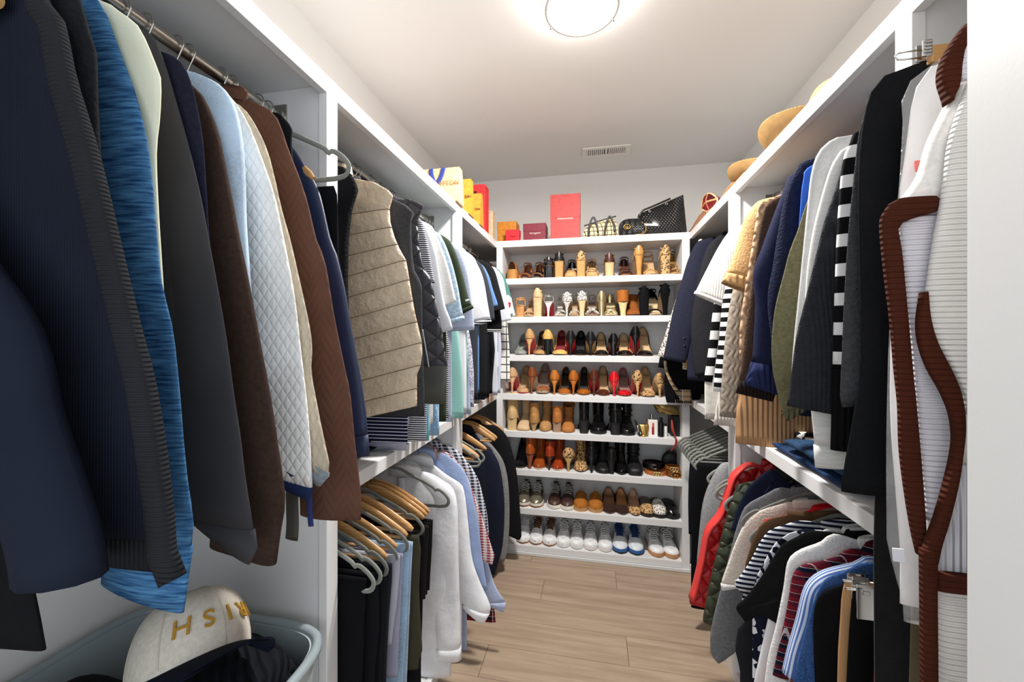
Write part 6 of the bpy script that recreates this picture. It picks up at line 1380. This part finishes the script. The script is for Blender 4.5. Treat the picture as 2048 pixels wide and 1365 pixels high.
def belt(row, u, lab, mat, rad, wd, y, buckle=None, z=0, turns=2):
    r = srow(row, u, lab, 'belt', 'belt', y); r.location.z += z; m = MB()
    for t in range(turns):
        R0 = rad-.006*t; n = 40
        m.loft([[((R0+d)*math.cos(2*PI*k/n), (R0+d)*.8*math.sin(2*PI*k/n), zz) for d, zz in ((0, .0005), (.003, .0005), (.003, wd), (0, wd))] for k in range(n)]+[[(R0+d, 0, zz) for d, zz in ((0, .0005), (.003, .0005), (.003, wd), (0, wd))]], False, False)
    m.build('strap', mat, r, True, angle=.7)
    if buckle == 'gg': emblem(r, .0, wd*.5+.002, -rad*.8-.008, .019, .003, GOLD)
    elif buckle == 'link':
        m = MB(); 
        for sx in (-.014, 0, .014): m.tube([(sx+.01*math.cos(2*PI*k/16), -rad*.8-.006, wd*.5+.011*math.sin(2*PI*k/16)) for k in range(16)], .0024, 6, closed=True)
        m.build('buckle', M('d8c48c', 'flat', .3, metal=.7), r, True)
    elif buckle: MB().tube([(.012*a, -rad*.8-.006, wd*.5+.012*b) for a, b in ((-1, -1), (1, -1), (1, 1), (-1, 1))], .002, 6, closed=True).build('buckle', CHROME, r)
belt(6, 1312, 'brown leather belt coiled with a linked gold buckle', LEA('a8642c'), .068, .026, 2.72, 'link')
belt(6, 1306, 'black leather belt coiled on top of the brown one', LEA('17171b', .2), .062, .036, 2.75, 'pin', z=.03)
belt(6, 1350, 'cognac belt coil with a large gold interlocked-letter buckle', LEA('7a4416', .3), .05, .04, 2.69, 'gg', turns=3)
belt(6, 1346, 'thin brown belt coiled on the cognac belt', LEA('93551f', .3), .044, .018, 2.70, 'link', z=.043)
r = srow(6, 1343, 'round black pouch behind the coiled belts', 'pouch', 'pouch', 2.80)
MB().loft([[(.062*k*math.cos(2*PI*q/30), d, .063+.062*k*math.sin(2*PI*q/30)) for q in range(30)] for d, k in ((-.022, .2), (-.02, .85), (-.01, 1), (.012, 1), (.02, .85))]).build('body', LEA('1c1c1e', .5), r, True)
MB().tube([(.04*math.cos(PI*k/14), -.004, .105+.03*math.sin(PI*k/14)) for k in range(15)], .003, 6).build('handle', LEA('1c1c1e', .5), r, True)
# ======================================================== lower left corner: hamper, cap, knitwear, loose ends
def hamper():
    x0, x1, y0, y1, H = -1.13, -.585, .30, .845, .745; cx, cy = (x0+x1)/2, (y0+y1)/2
    r = thing('laundry_hamper', 'pale grey plastic hamper with rounded rim below the long hanging clothes', 'laundry hamper', (cx, cy, 0)); n = 64
    def ring(k, z): return [((x1-x0)/2*k*sup(2*PI*q/n, 6)[0], (y1-y0)/2*k*sup(2*PI*q/n, 6)[1], z) for q in range(n)]
    hm = M('a9b4b8', 'flat', .35)
    MB().loft([ring(.8, .001), ring(.97, H-.02), ring(.97, H), ring(.94, H), ring(.94, H-.1), ring(.82, .02)], True, True).build('body', hm, r, True, angle=.8)
    MB().tube(ring(.985, H), .011, 10, closed=True, up=(0, 0, 1)).build('rim', M('8f9ba0', 'flat', .25), r, True)
hamper()
CAB_ = c('23262f', 'cable', p=.03)
def lump(lab, name, cat, mat, cx, cy, z, rx, ry, h, seed, rot=0):
    r = thing(name, lab, cat, (cx, cy, z), rot); rng = random.Random(seed); ph = [rng.uniform(0, 6) for _ in range(6)]; rings = []
    for i in range(16):
        f = i/15; k = math.sin(PI*(.5*f**.8)) if False else (1-f**3.2)**.5; k = max(k, .04)
        rings.append([((rx*k*(1+.05*math.sin(3*a+ph[0])+.03*math.sin(7*a+ph[1]+f*4)))*sup(a, 2.8)[0], (ry*k*(1+.05*math.sin(2*a+ph[2])+.03*math.sin(6*a+ph[3]-f*5)))*sup(a, 2.8)[1], h*f+.012*math.sin(4*a+ph[4])*f*(1-f)*3) for a in (2*PI*q/44 for q in range(44))])
    MB().loft(rings).build('body', mat, r, True); return r
lump('navy cable knit sweater heaped in the hamper beside the white cap', 'sweater', 'sweater', CAB_, -.735, .66, .62, .125, .165, .175, 4)
lump('black clothes bundled in the hamper under the cap', 'clothes_bundle', 'clothes', c('1a1b1f'), -.92, .50, .60, .19, .19, .19, 9)
def cap():
    r = thing('baseball_cap', 'off-white baseball cap with navy brim and gold letters on the hamper', 'cap', (-.745, .625, .815)); r.matrix_world = Matrix.Translation((-.745, .625, .815)) @ Matrix.Rotation(.62, 4, Vector((-.64, -.77, 0))) @ Matrix.Rotation(-.22, 4, 'Z')
    CW = c('d3ccbf', 'wool', k=.4); NV = c('20263a', 'wool', k=.3); n = 48; rx, ry, H = .108, .09, .125
    def dome(a, f): return (rx*math.cos(a)*math.cos(f*PI/2)**.62, ry*math.sin(a)*math.cos(f*PI/2)**.62, H*math.sin(f*PI/2)**.85)
    crown = MB().loft([[dome(2*PI*k/n, min(.985, i/14)) for k in range(n)] for i in range(15)], False, True).build('crown', CW, r, True)
    m = MB()
    for a in (0, PI/3, 2*PI/3, PI, 4*PI/3, 5*PI/3): m.tube([tuple(Vector(dome(a, .02+.95*i/12))*1.004) for i in range(13)], .0014, 6)
    m.build('seams', c('c3bbad', 'flat'), crown, True)
    MB().lathe([(.009, 0), (.008, .005), (0, .007)], (0, 0, H-.002), 16).build('top_button', CW, crown, True)
    top, bot = [], []
    for i in range(9):
        f = i/8; row, rb = [], []
        for k in range(25):
            a = math.radians(-72+144*k/24); e = .075*f*math.cos(a*.92)**.6; x, y = rx*math.cos(a)+e, ry*math.sin(a)*(1+.1*f); z = .006-.012*f-.9*abs(y)**1.7*(.5+f*.8)
            row.append((x, y, z)); rb.append((x, y, z-.004))
        top.append(row); bot.append(rb[::-1])
    MB().loft([a+b for a, b in zip(top, bot)], True, True).build('brim', NV, r, True, angle=.9)
    for ch, ad in zip('IRISH', (44, 27, 7, -15, -40)):
        a = math.radians(ad); f = .27; p = Vector(dome(a, f)); nrm = Vector((math.cos(a)/rx, math.sin(a)/ry, .35/rx)).normalized(); p += nrm*.0015
        t_ = Vector((0, 0, 1)).cross(nrm).normalized(); u_ = nrm.cross(t_)
        o = text(ch, .043, (0, 0, 0), (0, 0, 0), c('b88a2e', 'flat', rough=.6), crown, name='letter', extrude=.0016)
        o.matrix_local = Matrix((( -t_.x, -u_.x, nrm.x, p.x), (-t_.y, -u_.y, nrm.y, p.y), (-t_.z, -u_.z, nrm.z, p.z), (0, 0, 0, 1)))
cap()
G(LU, 'trousers', 'black trousers on the grey velvet hanger in front of the divider', 'trousers', c('1a1b20'), [(668,372),(674,380),(676,430),(677,560),(678,700)], hem=1.15, sleeve='pants', Y=.836, T=.025, collar=None, hang='velvet', hz=RODU-.046, hh=.205, light=True, hlabel='grey velvet hanger end curling in front of the white divider stile')
def loose(lab, name, cat, mat, px, Y, wd, flat):
    p0 = onY(*px[0], Y); r = thing(name, lab, cat, tuple(p0)); pts = [tuple(onY(u, v, Y)-p0) for u, v in px]
    MB().tube([tuple(p) for p in smooth_path(pts, 14)], [wd]*14, 10, flat=flat, up=(1, 0, 0)).build('strap', mat, r, True)
loose('dark olive leather belt end hanging below the white quilted jacket', 'belt', 'belt', LEA('3c3428', .5), [(584, 940), (584, 1000), (585, 1050), (583, 1080)], .655, .0135, .18)
loose('blue ribbon end hanging below the oatmeal quilted jacket', 'ribbon', 'ribbon', c('26377e', 'flat'), [(619, 960), (619, 1000), (620, 1030), (622, 1053)], .67, .006, .4)
flush()
GROUPS = {'hat': 'straw hats on the right top shelf', 'gift box': 'gift boxes on the top shelves', 'shopping bag': 'paper bags on the left top shelf', 'handbag': 'handbags above and among the shoes', 'belt': 'loose belts', 'jeans': 'folded jeans on the right middle shelf', 'bottle': 'bottles on the fifth shoe shelf', 'strap': 'tan straps on the right top shelf', 'clothes hanger': 'spare hangers'}
for o in C.objects:
    if o.parent is None and 'group' not in o and o.get('category') in GROUPS: o['group'] = GROUPS[o['category']]
